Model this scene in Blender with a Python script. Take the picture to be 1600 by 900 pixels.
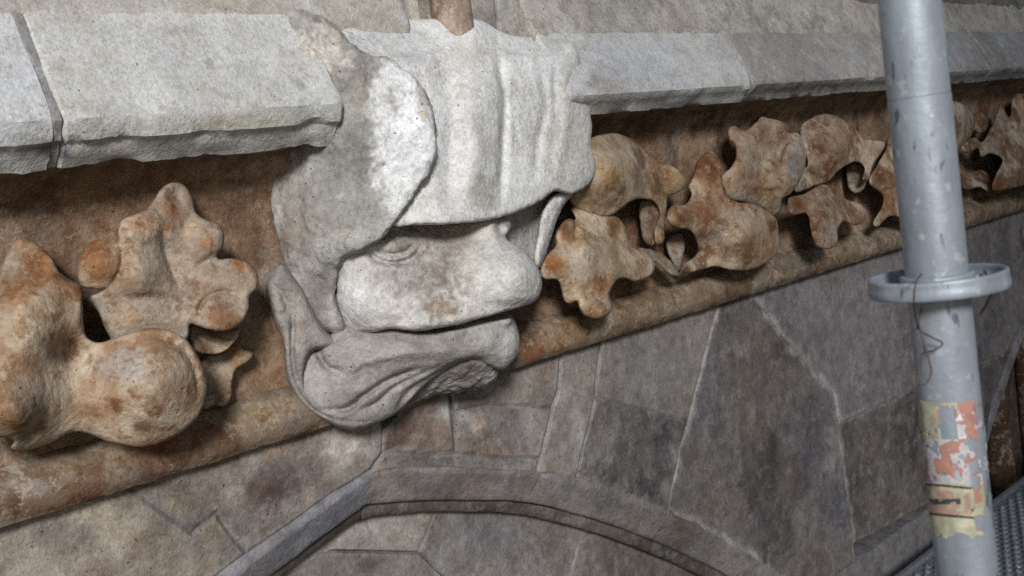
import bpy, bmesh, math
import numpy as np
from mathutils import Matrix, Vector

# ------------------------------------------------------------------ camera
for o in list(bpy.data.objects): bpy.data.objects.remove(o)
SC = bpy.context.scene
COL = SC.collection
FPX = 1650.0                       # focal length in photo pixels (1600 wide)
CX, CY = 800.0, 450.0
WALL = 1.5                         # camera to wall plane, metres
_h = np.array([1700.0, -403.0, FPX])
_vy = (1130500 + FPX * FPX) / 231.3
_v = np.array([665 + .101 * _vy, _vy, FPX])
BX = _h / np.linalg.norm(_h)       # along the wall, to the right
BZ = -_v / np.linalg.norm(_v)      # up
BY = np.cross(BZ, BX)              # into the wall
BAS = np.array([BX, BY, BZ])       # rows: world axes in camera axes (right, down, forward)

cam_d = bpy.data.cameras.new('camera')
cam = bpy.data.objects.new('camera', cam_d); COL.objects.link(cam)
R3 = BAS @ np.diag([1.0, -1.0, -1.0])
cam.matrix_world = Matrix([list(R3[i]) + [0.0] for i in range(3)] + [[0, 0, 0, 1]])
cam_d.sensor_width = 36.0
cam_d.lens = 36.0 * FPX / 1600.0
cam_d.clip_start = 0.05; cam_d.clip_end = 3000
cam_d.dof.use_dof = True
cam_d.dof.focus_distance = 1.95
cam_d.dof.aperture_fstop = 11.0
SC.camera = cam

# ------------------------------------------------------------------ sky, sun, exposure
SUN_EL, SUN_AZ = 24.0, -40.0       # elevation; azimuth left of the wall's outward normal
w = bpy.data.worlds.new('World'); SC.world = w; w.use_nodes = True
nt = w.node_tree
sky = nt.nodes.new('ShaderNodeTexSky'); sky.sky_type = 'NISHITA'; sky.sun_disc = False
bg = nt.nodes['Background']; bg.inputs[1].default_value = 0.085
nt.links.new(sky.outputs[0], bg.inputs[0])
sd = bpy.data.lights.new('sun', 'SUN'); sd.energy = 3.9; sd.angle = math.radians(11); sd.color = (1.0, .99, .98)
sun = bpy.data.objects.new('sun', sd); COL.objects.link(sun)
_e, _a = math.radians(SUN_EL), math.radians(SUN_AZ)
to_sun = Vector((math.sin(_a) * math.cos(_e), -math.cos(_a) * math.cos(_e), math.sin(_e)))
sun.rotation_euler = to_sun.to_track_quat('Z', 'Y').to_euler()
sun.location = to_sun * 10
sky.sun_elevation = _e
sky.sun_rotation = math.atan2(to_sun.x, to_sun.y)
sky.air_density = 1.0; sky.dust_density = .6
SC.view_settings.view_transform = 'Standard'; SC.view_settings.look = 'None'
SC.view_settings.gamma = 1.0; SC.view_settings.exposure = 0.0
SC.render.engine = 'CYCLES'
SC.cycles.use_denoising = False          # keep the grain of the stone
SC.cycles.max_bounces = 5; SC.cycles.diffuse_bounces = 3; SC.cycles.glossy_bounces = 2; SC.cycles.transparent_max_bounces = 8
SC.cycles.sample_clamp_indirect = 4.0

# ------------------------------------------------------------------ geometry helpers
def zdepth(px, py, d):
    den = ((px - CX) / FPX) * BY[0] + ((py - CY) / FPX) * BY[1] + BY[2]
    return (WALL - d) / den
def ray_world(px, py, z):
    px = np.asarray(px, float); py = np.asarray(py, float); z = np.asarray(z, float)
    c = np.stack([(px - CX) / FPX * z, (py - CY) / FPX * z, z], -1)
    return c @ BAS.T
def at(px, py, d=0.0):
    return ray_world(px, py, zdepth(px, py, d))
def project(P):
    c = np.asarray(P) @ BAS
    return c[..., 0] / c[..., 2] * FPX + CX, c[..., 1] / c[..., 2] * FPX + CY

SAT = .72
def lin(c):
    c = np.asarray(c, float) / 255.0
    g_ = c.mean(-1, keepdims=True); c = g_ + (c - g_) * SAT
    return np.where(c <= .04045, c / 12.92, ((c + .055) / 1.055) ** 2.4)

def _hash(i, j, k, seed):
    n = (i * 374761393 + j * 668265263 + k * 2147483647 + seed * 1274126177) & 0xffffffff
    n = ((n ^ (n >> 13)) * 1274126177) & 0xffffffff
    n = ((n ^ (n >> 16)) * 2246822519) & 0xffffffff
    return ((n ^ (n >> 15)) & 0xffffff) / float(0xffffff) * 2 - 1
def vnoise(P, seed=0):
    P = np.asarray(P, float); I = np.floor(P).astype(np.int64); F = P - I
    F = F * F * F * (F * (F * 6 - 15) + 10)
    out = 0
    for a in (0, 1):
        for b in (0, 1):
            for c in (0, 1):
                wgt = (F[..., 0] if a else 1 - F[..., 0]) * (F[..., 1] if b else 1 - F[..., 1]) * (F[..., 2] if c else 1 - F[..., 2])
                out = out + wgt * _hash(I[..., 0] + a, I[..., 1] + b, I[..., 2] + c, seed)
    return out
def fbm(P, scale, oct=3, seed=0):
    s = 0; amp = 1.0; tot = 0
    for o in range(oct):
        s = s + amp * vnoise(np.asarray(P) * scale * 2 ** o + 17.3 * o, seed + o); tot += amp; amp *= .55
    return s / tot

def tag(o, label=None, cat=None, group=None, kind=None):
    if label: o['label'] = label
    if cat: o['category'] = cat
    if group: o['group'] = group
    if kind: o['kind'] = kind
    return o
def empty(name, loc, label=None, cat=None, group=None, kind=None):
    o = bpy.data.objects.new(name, None); o.empty_display_size = .05
    COL.objects.link(o); o.location = loc
    return tag(o, label, cat, group, kind)
def set_parent(o, p):
    o.parent = p
    if p is not None:
        m = Matrix.Identity(4); q = p
        while q is not None:
            m = Matrix.Translation(q.location) @ m if q.type == 'EMPTY' else q.matrix_basis @ m
            q = q.parent
        o.matrix_parent_inverse = m.inverted()

def add_mesh(name, V, F, mat, parent=None, cols=None, smooth=True):
    """V (n,3); F list of faces or (m,4)/(m,3) array; cols (n,3) linear."""
    me = bpy.data.meshes.new(name)
    V = np.ascontiguousarray(V, np.float32)
    if isinstance(F, np.ndarray):
        m, k = F.shape
        me.vertices.add(len(V)); me.vertices.foreach_set('co', V.ravel())
        me.loops.add(m * k); me.loops.foreach_set('vertex_index', np.ascontiguousarray(F, np.int32).ravel())
        me.polygons.add(m); me.polygons.foreach_set('loop_start', np.arange(0, m * k, k, dtype=np.int32))
        me.polygons.foreach_set('loop_total', np.full(m, k, np.int32))
        me.update(calc_edges=True)
    else:
        me.from_pydata([tuple(map(float, v)) for v in V], [], F); me.update()
    if smooth: me.polygons.foreach_set('use_smooth', np.ones(len(me.polygons), bool))
    if cols is not None:
        if mat.name == 'ochre_carved_stone':
            g_ = cols.mean(1, keepdims=True); cols = (g_ + (cols - g_) * 1.08) * .88
        ca = me.color_attributes.new('Col', 'FLOAT_COLOR', 'POINT')
        c4 = np.ones((len(V), 4), np.float32); c4[:, :3] = np.clip(cols, .002, .95)
        ca.data.foreach_set('color', c4.ravel())
    me.materials.append(mat)
    o = bpy.data.objects.new(name, me); COL.objects.link(o)
    set_parent(o, parent)
    return o

# ------------------------------------------------------------------ materials
def stone_material(name, var=.2, soot=.5, sootcol=(.6, .5, .42), crust=.4, crustcol=(.5, .48, .45), blot=0., blotcol=(.6, .55, .52), palecol=(.3, .29, .28),
                   speck=.5, pits=.4, bump=.5, rough=.95):
    m = bpy.data.materials.new(name); m.use_nodes = True
    n = m.node_tree.nodes; l = m.node_tree.links
    bs = n['Principled BSDF']; bs.inputs['Roughness'].default_value = rough
    bs.inputs['Specular IOR Level'].default_value = .2
    geo = n.new('ShaderNodeNewGeometry'); pos = geo.outputs['Position']
    atr = n.new('ShaderNodeAttribute'); atr.attribute_name = 'Col'
    def noise(sc, det=4, ro=.6, dist=0.):
        x = n.new('ShaderNodeTexNoise'); x.inputs['Scale'].default_value = sc
        x.inputs['Detail'].default_value = det; x.inputs['Roughness'].default_value = ro; x.inputs['Distortion'].default_value = dist
        l.new(pos, x.inputs['Vector']); return x.outputs['Fac']
    def voro(sc):
        x = n.new('ShaderNodeTexVoronoi'); x.inputs['Scale'].default_value = sc; l.new(pos, x.inputs['Vector'])
        sp = n.new('ShaderNodeSeparateColor'); l.new(x.outputs['Color'], sp.inputs[0])
        return x.outputs['Distance'], sp.outputs[0], sp.outputs[1]
    def mt(op, a, b):
        x = n.new('ShaderNodeMath'); x.operation = op
        for q, v in enumerate((a, b)):
            if isinstance(v, (int, float)): x.inputs[q].default_value = v
            else: l.new(v, x.inputs[q])
        return x.outputs[0]
    def ramp(v, a, b, lo, hi):
        x = n.new('ShaderNodeMapRange'); l.new(v, x.inputs[0])
        for q, r in enumerate((a, b, lo, hi)): x.inputs[q + 1].default_value = r
        return x.outputs[0]
    def mixc(f, a, b, mode='MIX'):
        x = n.new('ShaderNodeMix'); x.data_type = 'RGBA'; x.blend_type = mode
        l.new(f, x.inputs['Factor']); l.new(a, x.inputs['A']); x.inputs['B'].default_value = (*b, 1); return x.outputs['Result']
    rg = noise(5, 3, .5); off = mt('MULTIPLY', mt('SUBTRACT', rg, .5), .25)
    f = mt('MULTIPLY', ramp(noise(24, 5, .7), .3, .7, 1 - var, 1 + var), ramp(noise(150, 3, .6), .3, .7, .84, 1.16))
    sc_ = n.new('ShaderNodeVectorMath'); sc_.operation = 'SCALE'; l.new(atr.outputs['Color'], sc_.inputs[0]); l.new(f, sc_.inputs['Scale'])
    col = sc_.outputs[0]
    if blot:
        col = mixc(ramp(noise(9, 7, .72), .49, .55, 0, blot), col, blotcol, 'MULTIPLY')
        col = mixc(ramp(noise(12, 7, .78), .56, .60, 0, blot * .6), col, palecol)
    col = mixc(ramp(mt('ADD', noise(40, 6, .76), off), .545, .585, 0, soot), col, sootcol, 'MULTIPLY')
    col = mixc(ramp(mt('SUBTRACT', noise(30, 6, .8), off), .55, .585, 0, crust), col, crustcol)
    # sand grains: dark and pale specks
    d1, r1, r2 = voro(260)
    dk = mt('MULTIPLY', mt('LESS_THAN', d1, .32), mt('GREATER_THAN', r1, .72))
    pl = mt('MULTIPLY', mt('LESS_THAN', d1, .36), mt('GREATER_THAN', r2, .80))
    col = mixc(mt('MULTIPLY', dk, .55 * speck), col, (.06, .055, .05))
    col = mixc(mt('MULTIPLY', pl, speck), col, (1.5, 1.48, 1.45), 'MULTIPLY')
    # weathering pits, gathered in patches
    d2, q1, q2 = voro(120)
    pit = mt('MULTIPLY', mt('LESS_THAN', d2, mt('ADD', ramp(q1, 0, 1, .02, .22), mt('MULTIPLY', mt('SUBTRACT', noise(260, 2, .6), .5), .45))), mt('LESS_THAN', q2, ramp(mt('ADD', noise(7, 4, .6), 0.0), .40, .66, 0, pits)))
    col = mixc(mt('MULTIPLY', pit, .8), col, (.035, .03, .028))
    l.new(col, bs.inputs['Base Color'])
    h = mt('ADD', noise(60, 5, .72), mt('MULTIPLY', noise(190, 3, .7), .5))
    h = mt('SUBTRACT', h, mt('MULTIPLY', pit, .7)); h = mt('ADD', h, mt('MULTIPLY', mt('SUBTRACT', pl, dk), .10))
    bp = n.new('ShaderNodeBump'); bp.inputs['Strength'].default_value = bump; bp.inputs['Distance'].default_value = .005
    l.new(h, bp.inputs['Height']); l.new(bp.outputs[0], bs.inputs['Normal'])
    return m
M_LEAF = stone_material('ochre_carved_stone', var=.22, soot=.7, sootcol=(.62, .44, .30), crust=.42, crustcol=(.44, .37, .29), blot=.45, blotcol=(.70, .52, .38), palecol=(.42, .37, .31), speck=.45, pits=.30, bump=.60)
M_GREY = stone_material('pale_limestone', var=.14, soot=.45, sootcol=(.70, .65, .58), crust=.24, crustcol=(.60, .60, .595), speck=.5, pits=.20, bump=.6)
M_SIDE = stone_material('rough_grey_limestone', var=.2, soot=.5, sootcol=(.66, .62, .57), crust=.22, crustcol=(.40, .385, .365), speck=.6, pits=.25, bump=.6)
M_WALL = stone_material('grimy_ashlar', var=.28, soot=.5, sootcol=(.6, .56, .54), crust=.28, crustcol=(.25, .24, .235), blot=.42, blotcol=(.62, .58, .57), palecol=(.27, .262, .262), speck=.6, pits=.35, bump=.6)
M_FRZ = stone_material('stained_frieze_stone', var=.3, soot=.6, sootcol=(.62, .47, .37), crust=.4, crustcol=(.36, .30, .24), blot=.5, blotcol=(.68, .54, .44), palecol=(.34, .29, .23), speck=.4, pits=.2, bump=.8)

def simple_material(name, col, rough=.5, metal=0.0):
    m = bpy.data.materials.new(name); m.use_nodes = True
    n = m.node_tree.nodes; l = m.node_tree.links; bs = n['Principled BSDF']
    bs.inputs['Roughness'].default_value = rough; bs.inputs['Metallic'].default_value = metal
    tc = n.new('ShaderNodeNewGeometry')
    nz = n.new('ShaderNodeTexNoise'); nz.inputs['Scale'].default_value = 160; nz.inputs['Detail'].default_value = 6
    l.new(tc.outputs['Position'], nz.inputs['Vector'])
    rp = n.new('ShaderNodeMix'); rp.data_type = 'RGBA'
    rp.inputs['A'].default_value = (*[c * .55 for c in col], 1); rp.inputs['B'].default_value = (*[min(1, c * 1.4) for c in col], 1)
    l.new(nz.outputs['Fac'], rp.inputs['Factor']); l.new(rp.outputs['Result'], bs.inputs['Base Color'])
    return m

# ------------------------------------------------------------------ implicit sculpting
def catmull(P, n=6):
    P = np.asarray(P, float); N = len(P); out = []
    for i in range(N):
        a, b, c, d = P[i - 1], P[i], P[(i + 1) % N], P[(i + 2) % N]
        for t in np.linspace(0, 1, n, endpoint=False):
            out.append(.5 * ((2 * b) + (-a + c) * t + (2 * a - 5 * b + 4 * c - d) * t * t + (-a + 3 * b - 3 * c + d) * t ** 3))
    return np.array(out)
def catmull_open(P, n=8):
    P = np.asarray(P, float); Q = np.vstack([2 * P[0] - P[1], P, 2 * P[-1] - P[-2]]); out = []
    for i in range(1, len(Q) - 2):
        a, b, c, d = Q[i - 1], Q[i], Q[i + 1], Q[i + 2]
        for t in np.linspace(0, 1, n, endpoint=False):
            out.append(.5 * ((2 * b) + (-a + c) * t + (2 * a - 5 * b + 4 * c - d) * t * t + (-a + 3 * b - 3 * c + d) * t ** 3))
    out.append(P[-1]); return np.array(out)
def poly_sdf(X, Y, P):
    d2 = np.full(X.shape, 1e18); ins = np.zeros(X.shape, bool)
    for i in range(len(P)):
        ax, ay = P[i - 1]; bx, by = P[i]
        ex, ey = bx - ax, by - ay; L2 = ex * ex + ey * ey + 1e-9
        t = np.clip(((X - ax) * ex + (Y - ay) * ey) / L2, 0, 1)
        d2 = np.minimum(d2, (X - ax - t * ex) ** 2 + (Y - ay - t * ey) ** 2)
        c = ((ay > Y) != (by > Y)) & (X < ex * (Y - ay) / (ey if abs(ey) > 1e-9 else 1e-9) + ax)
        ins ^= c
    d = np.sqrt(d2); return np.where(ins, -d, d)
def line_dist(X, Y, P):
    d2 = np.full(X.shape, 1e18); par = np.zeros(X.shape)
    n = len(P) - 1
    for i in range(n):
        ax, ay = P[i]; bx, by = P[i + 1]
        ex, ey = bx - ax, by - ay; L2 = ex * ex + ey * ey + 1e-9
        t = np.clip(((X - ax) * ex + (Y - ay) * ey) / L2, 0, 1)
        q = (X - ax - t * ex) ** 2 + (Y - ay - t * ey) ** 2
        par = np.where(q < d2, (i + t) / n, par); d2 = np.minimum(d2, q)
    return np.sqrt(d2), par
def tps(ctrl, X, Y, reg=1e-3):
    C = np.array([(c[0] / 100., c[1] / 100., c[2]) for c in ctrl]); n = len(C)
    if n == 1: return np.full(X.shape, C[0, 2])
    if n == 3:
        m = C[:, :2].mean(0); k = np.linalg.lstsq(C[:, :2] - m, C[:, 2] - C[:, 2].mean(), rcond=1e-3)[0]
        return C[:, 2].mean() + (X / 100 - m[0]) * k[0] + (Y / 100 - m[1]) * k[1]
    if n == 2:
        u = C[1, :2] - C[0, :2]; s = ((X / 100 - C[0, 0]) * u[0] + (Y / 100 - C[0, 1]) * u[1]) / (u @ u)
        return C[0, 2] + np.clip(s, 0, 1) * (C[1, 2] - C[0, 2])
    def U(r2): return .5 * r2 * np.log(r2 + 1e-12)
    r2 = ((C[:, None, :2] - C[None, :, :2]) ** 2).sum(-1)
    A = np.zeros((n + 3, n + 3)); A[:n, :n] = U(r2) + reg * np.eye(n)
    A[:n, n] = 1; A[:n, n + 1:] = C[:, :2]; A[n, :n] = 1; A[n + 1:, :n] = C[:, :2].T
    b = np.zeros(n + 3); b[:n] = C[:, 2]
    s = np.linalg.lstsq(A, b, rcond=None)[0]
    out = s[n] + s[n + 1] * X / 100 + s[n + 2] * Y / 100
    for i in range(n): out = out + s[i] * U((X / 100 - C[i, 0]) ** 2 + (Y / 100 - C[i, 1]) ** 2)
    return out
def smax(a, b, k):
    return np.maximum(a, b) + np.maximum(k - np.abs(a - b), 0) ** 2 / (4 * k)
def smin(a, b, k): return -smax(-a, -b, k)

def surface_nets(S):
    ins = S < 0; nx, ny, nz = S.shape
    cnt = np.zeros((nx - 1, ny - 1, nz - 1), np.int8)
    offs = [(a, b, c) for a in (0, 1) for b in (0, 1) for c in (0, 1)]
    for a, b, c in offs: cnt += ins[a:nx - 1 + a, b:ny - 1 + b, c:nz - 1 + c]
    idx = np.argwhere((cnt > 0) & (cnt < 8))
    vid = np.full(cnt.shape, -1, np.int32); vid[idx[:, 0], idx[:, 1], idx[:, 2]] = np.arange(len(idx))
    vals = np.stack([S[idx[:, 0] + a, idx[:, 1] + b, idx[:, 2] + c] for a, b, c in offs], 1)
    acc = np.zeros((len(idx), 3)); num = np.zeros(len(idx)); O = np.array(offs, float)
    for p in range(8):
        for q in range(p + 1, 8):
            if np.abs(O[p] - O[q]).sum() != 1: continue
            va, vb = vals[:, p], vals[:, q]; m = (va < 0) != (vb < 0)
            t = np.where(m, va / np.where(m, va - vb, 1), 0)
            acc += np.where(m[:, None], O[p] + t[:, None] * (O[q] - O[p]), 0); num += m
    V = idx + acc / num[:, None]
    faces = []
    for ax in range(3):
        sl0 = [slice(None)] * 3; sl1 = [slice(None)] * 3
        sl0[ax] = slice(0, -1); sl1[ax] = slice(1, None)
        A, B = ins[tuple(sl0)], ins[tuple(sl1)]
        e = np.argwhere(A != B); u, v = (ax + 1) % 3, (ax + 2) % 3
        e = e[(e[:, u] > 0) & (e[:, v] > 0) & (e[:, u] < S.shape[u] - 1) & (e[:, v] < S.shape[v] - 1)]
        def g(du, dv):
            q = e.copy(); q[:, u] += du; q[:, v] += dv; return vid[q[:, 0], q[:, 1], q[:, 2]]
        Q = np.stack([g(-1, -1), g(0, -1), g(0, 0), g(-1, 0)], 1)
        flip = ~A[e[:, 0], e[:, 1], e[:, 2]]
        Q[flip] = Q[flip][:, ::-1]; faces.append(Q)
    F = np.concatenate(faces); F = F[(F >= 0).all(1)]
    return V, F
def laplace(V, F, it=2, lam=.5):
    E = np.concatenate([F[:, [i, (i + 1) % F.shape[1]]] for i in range(F.shape[1])]); n = len(V)
    deg = np.bincount(E[:, 0], minlength=n) + np.bincount(E[:, 1], minlength=n)
    for _ in range(it):
        S = np.zeros_like(V)
        for c in range(3):
            S[:, c] = np.bincount(E[:, 0], V[E[:, 1], c], n) + np.bincount(E[:, 1], V[E[:, 0], c], n)
        V = V + lam * (S / np.maximum(deg, 1)[:, None] - V)
    return V
def vnormals(V, F):
    a, b, c = V[F[:, 0]], V[F[:, 1]], V[F[:, 2]]
    n = np.cross(b - a, c - a)
    if F.shape[1] == 4: n = n + np.cross(c - a, V[F[:, 3]] - a)
    N = np.zeros_like(V)
    for k in range(F.shape[1]):
        for i in range(3): N[:, i] += np.bincount(F[:, k], n[:, i], len(V))
    return N / (np.linalg.norm(N, axis=1)[:, None] + 1e-12)

def Lr(poly, d, th=None, r=.012, k=.012, bulge=0., R=30., sm=True, inset=0., wob=0., back=-.01):
    """one stroke of the carving: outline in photo pixels, protrusion d (metres from the wall) at points,
    thickness th (None: solid back to the wall), edge rounding r, blend k, pillow bulge over R pixels"""
    return dict(poly=poly, d=d, th=th, r=r, k=k, bulge=bulge, R=R, sm=sm, inset=inset, wob=wob, back=back)
def circ(cx, cy, rx, ry=None, a=0, n=14):
    ry = ry or rx; a = math.radians(a)
    return [(cx + rx * math.cos(t) * math.cos(a) - ry * math.sin(t) * math.sin(a), cy + rx * math.cos(t) * math.sin(a) + ry * math.sin(t) * math.cos(a))
            for t in np.linspace(0, 2 * math.pi, n, endpoint=False)]

def paint(P, px, py, base, spots, seed, amp=1.0, palette=None):
    """stone colour: base, large blotches from the palette, then stains that have their own place on the stone"""
    C = np.tile(lin(base), (len(P), 1))
    if palette:
        for i, (col, sc, lo, hi, a) in enumerate(palette):
            n = fbm(P, sc, 4, seed + 31 * i) * .5 + .5
            m = np.clip((n - lo) / (hi - lo), 0, 1)[:, None] * a
            C = C * (1 - m) + lin(col) * m
    jn = fbm(P, 26, 4, seed + 7) + .45 * fbm(P, 120, 2, seed + 8)
    for (sx, sy, rx, ry, col, a) in spots:
        q = ((px - sx) / rx) ** 2 + ((py - sy) / ry) ** 2
        m = np.clip(1.2 - q ** .5 + jn * .85, 0, 1); m = (m * m * (3 - 2 * m) * a)[:, None]
        C = C * (1 - m) + lin(col) * m
    return C * amp

def sculpt(name, layers, mat, parent, base, spots=(), palette=None, seed=1, step=2.6, dz=.0045, cut=(), grooves=(), bumps=(),
           noise=.0025, nscale=34, smooth_it=4, amp=1.0):
    pts = np.concatenate([np.array(L['poly'], float) for L in layers])
    x0, y0 = pts.min(0) - 14; x1, y1 = pts.max(0) + 14
    gx = np.arange(x0, x1, step); gy = np.arange(y0, y1, step)
    X, Y = np.meshgrid(gx, gy, indexing='ij')
    maps = []
    zmin, zmax = 1e9, -1e9
    pos = 0; neg = 0
    for (line, wd, dep) in grooves:
        q = catmull_open(line) if len(line) > 2 else np.array(line, float)
        dd, par = line_dist(X, Y, q); tp = np.clip(np.minimum(par, 1 - par) * 6, 0.15, 1)
        pos = pos + dep * np.exp(-(dd / wd) ** 2) * tp
    for (bx, by, br, am) in bumps:
        rr = br if isinstance(br, tuple) else (br, br)
        pos = pos - am * np.exp(-((X - bx) / rr[0]) ** 2 - ((Y - by) / rr[1]) ** 2)
    for L in layers:
        P = catmull(L['poly']) if L['sm'] else np.array(L['poly'], float)
        s = poly_sdf(X, Y, P) + L['inset']
        if L['wob']:
            s = s + L['wob'] * fbm(np.stack([X / 100, Y / 100, 0 * X + seed], -1), 6, 3, seed)
        d = L['d']; dm = np.full(X.shape, float(d)) if isinstance(d, (int, float)) else tps(d, X, Y)
        if L['bulge']:
            q = np.clip(-s / L['R'], 0, 1); dm = dm + L['bulge'] * np.sqrt(np.clip(1 - (1 - q) ** 2, 0, 1))
        dm = np.clip(dm - pos, -.1, .45)
        zf = zdepth(X, Y, dm)
        zb = zdepth(X, Y, np.full(X.shape, L['back'])) if L['th'] is None else zf + L['th']
        zb = np.maximum(zb, zf + .01)
        m = s < 10
        zmin = min(zmin, zf[m].min()); zmax = max(zmax, zb[m].max())
        maps.append((s, zf, zb))
    gz = np.arange(zmin - .05, zmax + .03, dz)
    S = None
    Zr = gz[None, None, :].astype(np.float32)
    for L, (s, zf, zb) in zip(layers, maps):
        g = np.gradient(zf); pxm = zf / FPX * step
        cosf = 1 / np.sqrt(1 + (g[0] / pxm) ** 2 + (g[1] / pxm) ** 2); cosf = np.maximum(cosf, .3)
        Fd = ((zf[:, :, None] - Zr) * cosf[:, :, None]).astype(np.float32)
        Bd = (Zr - zb[:, :, None]).astype(np.float32)
        sm_ = (s * zf / FPX).astype(np.float32)[:, :, None]
        v = smax(smax(Fd, Bd, .01), sm_ + 0 * Fd, L['r'])
        S = v if S is None else smin(S, v, L['k'])
    for c in cut:
        s = poly_sdf(X, Y, catmull(c['poly'])); dm = c['d'] if isinstance(c['d'], (int, float)) else tps(c['d'], X, Y)
        zf = zdepth(X, Y, dm + 0 * X)
        v = smax((s * zf / FPX)[:, :, None] + 0 * Zr, (Zr - zf[:, :, None]), c.get('r', .012))   # removes all in front of d
        S = smax(S, -v.astype(np.float32), c.get('k', .01))
    V, F = surface_nets(S)
    V = laplace(V, F, smooth_it)
    px = x0 + V[:, 0] * step; py = y0 + V[:, 1] * step; z = gz[0] + V[:, 2] * dz
    P = ray_world(px, py, z)
    N = vnormals(P, F)
    P = P + N * (noise * fbm(P, nscale, 4, seed) + noise * .5 * fbm(P, nscale * 4, 2, seed + 5))[:, None]
    C = paint(P, px, py, base, spots, seed, amp, palette)
    return add_mesh(name, P, F, mat, parent, C)

# ------------------------------------------------------------------ flat stones
def jitter_edge(P, seg, amp, seed):
    out = []
    P = np.asarray(P, float)
    for i in range(len(P)):
        a, b = P[i], P[(i + 1) % len(P)]; L = np.linalg.norm(b - a); n = max(1, int(L / seg))
        for t in range(n):
            p = a + (b - a) * t / n
            q = np.array([[p[0], p[1], .37]])
            off = np.array([fbm(q, 14, 3, 3)[0], fbm(q, 14, 3, 57)[0]]) * amp
            out.append(p + off)
    return out
def flat_stone(name, poly, d, parent, base, spots=(), palette=None, seed=1, mat=None, joint=.007, rec=.004, grid=.013,
               noise=.002, jit=.005, mortar=(118, 113, 110), smear=.012, world=False, tilt=(0, 0), amp=1.0, back=None):
    """a dressed stone in the wall: face at protrusion d, arris worn, joint recessed.  poly in photo pixels or wall (x,z)"""
    if world: W2 = [tuple(p) for p in poly]
    else: W2 = [(at(x, y, d)[0], at(x, y, d)[2]) for x, y in poly]
    W2 = jitter_edge(W2, .03, jit, seed)
    bm = bmesh.new()
    y0 = WALL - d
    vs = [bm.verts.new((x, y0, z)) for x, z in W2]
    f = bm.faces.new(vs)
    f.normal_update()
    if f.normal.y > 0: f.normal_flip()
    bmesh.ops.inset_region(bm, faces=[f], thickness=joint, depth=0, use_even_offset=True, use_boundary=True)
    outer = set(v for v in bm.verts if v.index >= 0 and len(v.link_faces) == 2)
    bm.verts.ensure_lookup_table()
    ob = [v for v in bm.verts if any(e.is_boundary for e in v.link_edges)]
    for v in ob: v.co.y += rec
    big = [q for q in bm.faces if all(v not in ob for v in q.verts)]
    xs = [p[0] for p in W2]; zs = [p[1] for p in W2]
    def geom():
        fs = [q for q in bm.faces if all(abs(v.co.y - y0) < 1e-6 for v in q.verts)]
        return fs + list({e for q in fs for e in q.edges}) + list({v for q in fs for v in q.verts})
    for x in np.arange(min(xs) + grid, max(xs), grid):
        bmesh.ops.bisect_plane(bm, geom=geom(), plane_co=(x, 0, 0), plane_no=(1, 0, 0))
    for z in np.arange(min(zs) + grid, max(zs), grid):
        bmesh.ops.bisect_plane(bm, geom=geom(), plane_co=(0, 0, z), plane_no=(0, 0, 1))
    # give the stone a body behind its joint
    be = [e for e in bm.edges if e.is_boundary]
    ex = bmesh.ops.extrude_edge_only(bm, edges=be)
    for v in ex['geom']:
        if isinstance(v, bmesh.types.BMVert): v.co.y = y0 + (back if back else rec + .05)
    bmesh.ops.triangulate(bm, faces=[q for q in bm.faces if len(q.verts) > 4])
    bmesh.ops.recalc_face_normals(bm, faces=bm.faces[:])
    me = bpy.data.meshes.new(name); bm.to_mesh(me); bm.free()
    V = np.array([v.co[:] for v in me.vertices])
    front = V[:, 1] < y0 + 1e-4
    cx, cz = np.mean(xs), np.mean(zs)
    V[:, 1] += np.where(V[:, 1] < y0 + rec + .001, noise * 2 * fbm(V, 9, 4, seed) + noise * fbm(V, 40, 2, seed + 3), 0)
    V[:, 1] += np.where(front, tilt[0] * (V[:, 0] - cx) + tilt[1] * (V[:, 2] - cz), 0)
    me.vertices.foreach_set('co', V.astype(np.float32).ravel()); me.update()
    px, py = project(V)
    C = paint(V, px, py, base, spots, seed, amp, palette)
    pd = -poly_sdf(V[:, 0], V[:, 2], np.array(W2))
    mm = np.clip(1.0 - pd / smear + 1.6 * fbm(V, 26, 3, seed + 21) + .5 * fbm(V, 5, 2, 77), 0, 1)[:, None] * .75
    mm[pd > smear * 2.6] = 0
    C = C * (1 - mm) + lin(mortar) * amp * mm
    C[~front] = lin(mortar) * amp * (.8 + .4 * fbm(V[~front], 30, 2, 4))[:, None]
    ca = me.color_attributes.new('Col', 'FLOAT_COLOR', 'POINT'); c4 = np.ones((len(V), 4), np.float32); c4[:, :3] = np.clip(C, .003, .95)
    ca.data.foreach_set('color', c4.ravel())
    me.materials.append(mat or M_WALL)
    o = bpy.data.objects.new(name, me); COL.objects.link(o); set_parent(o, parent)
    return o

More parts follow.
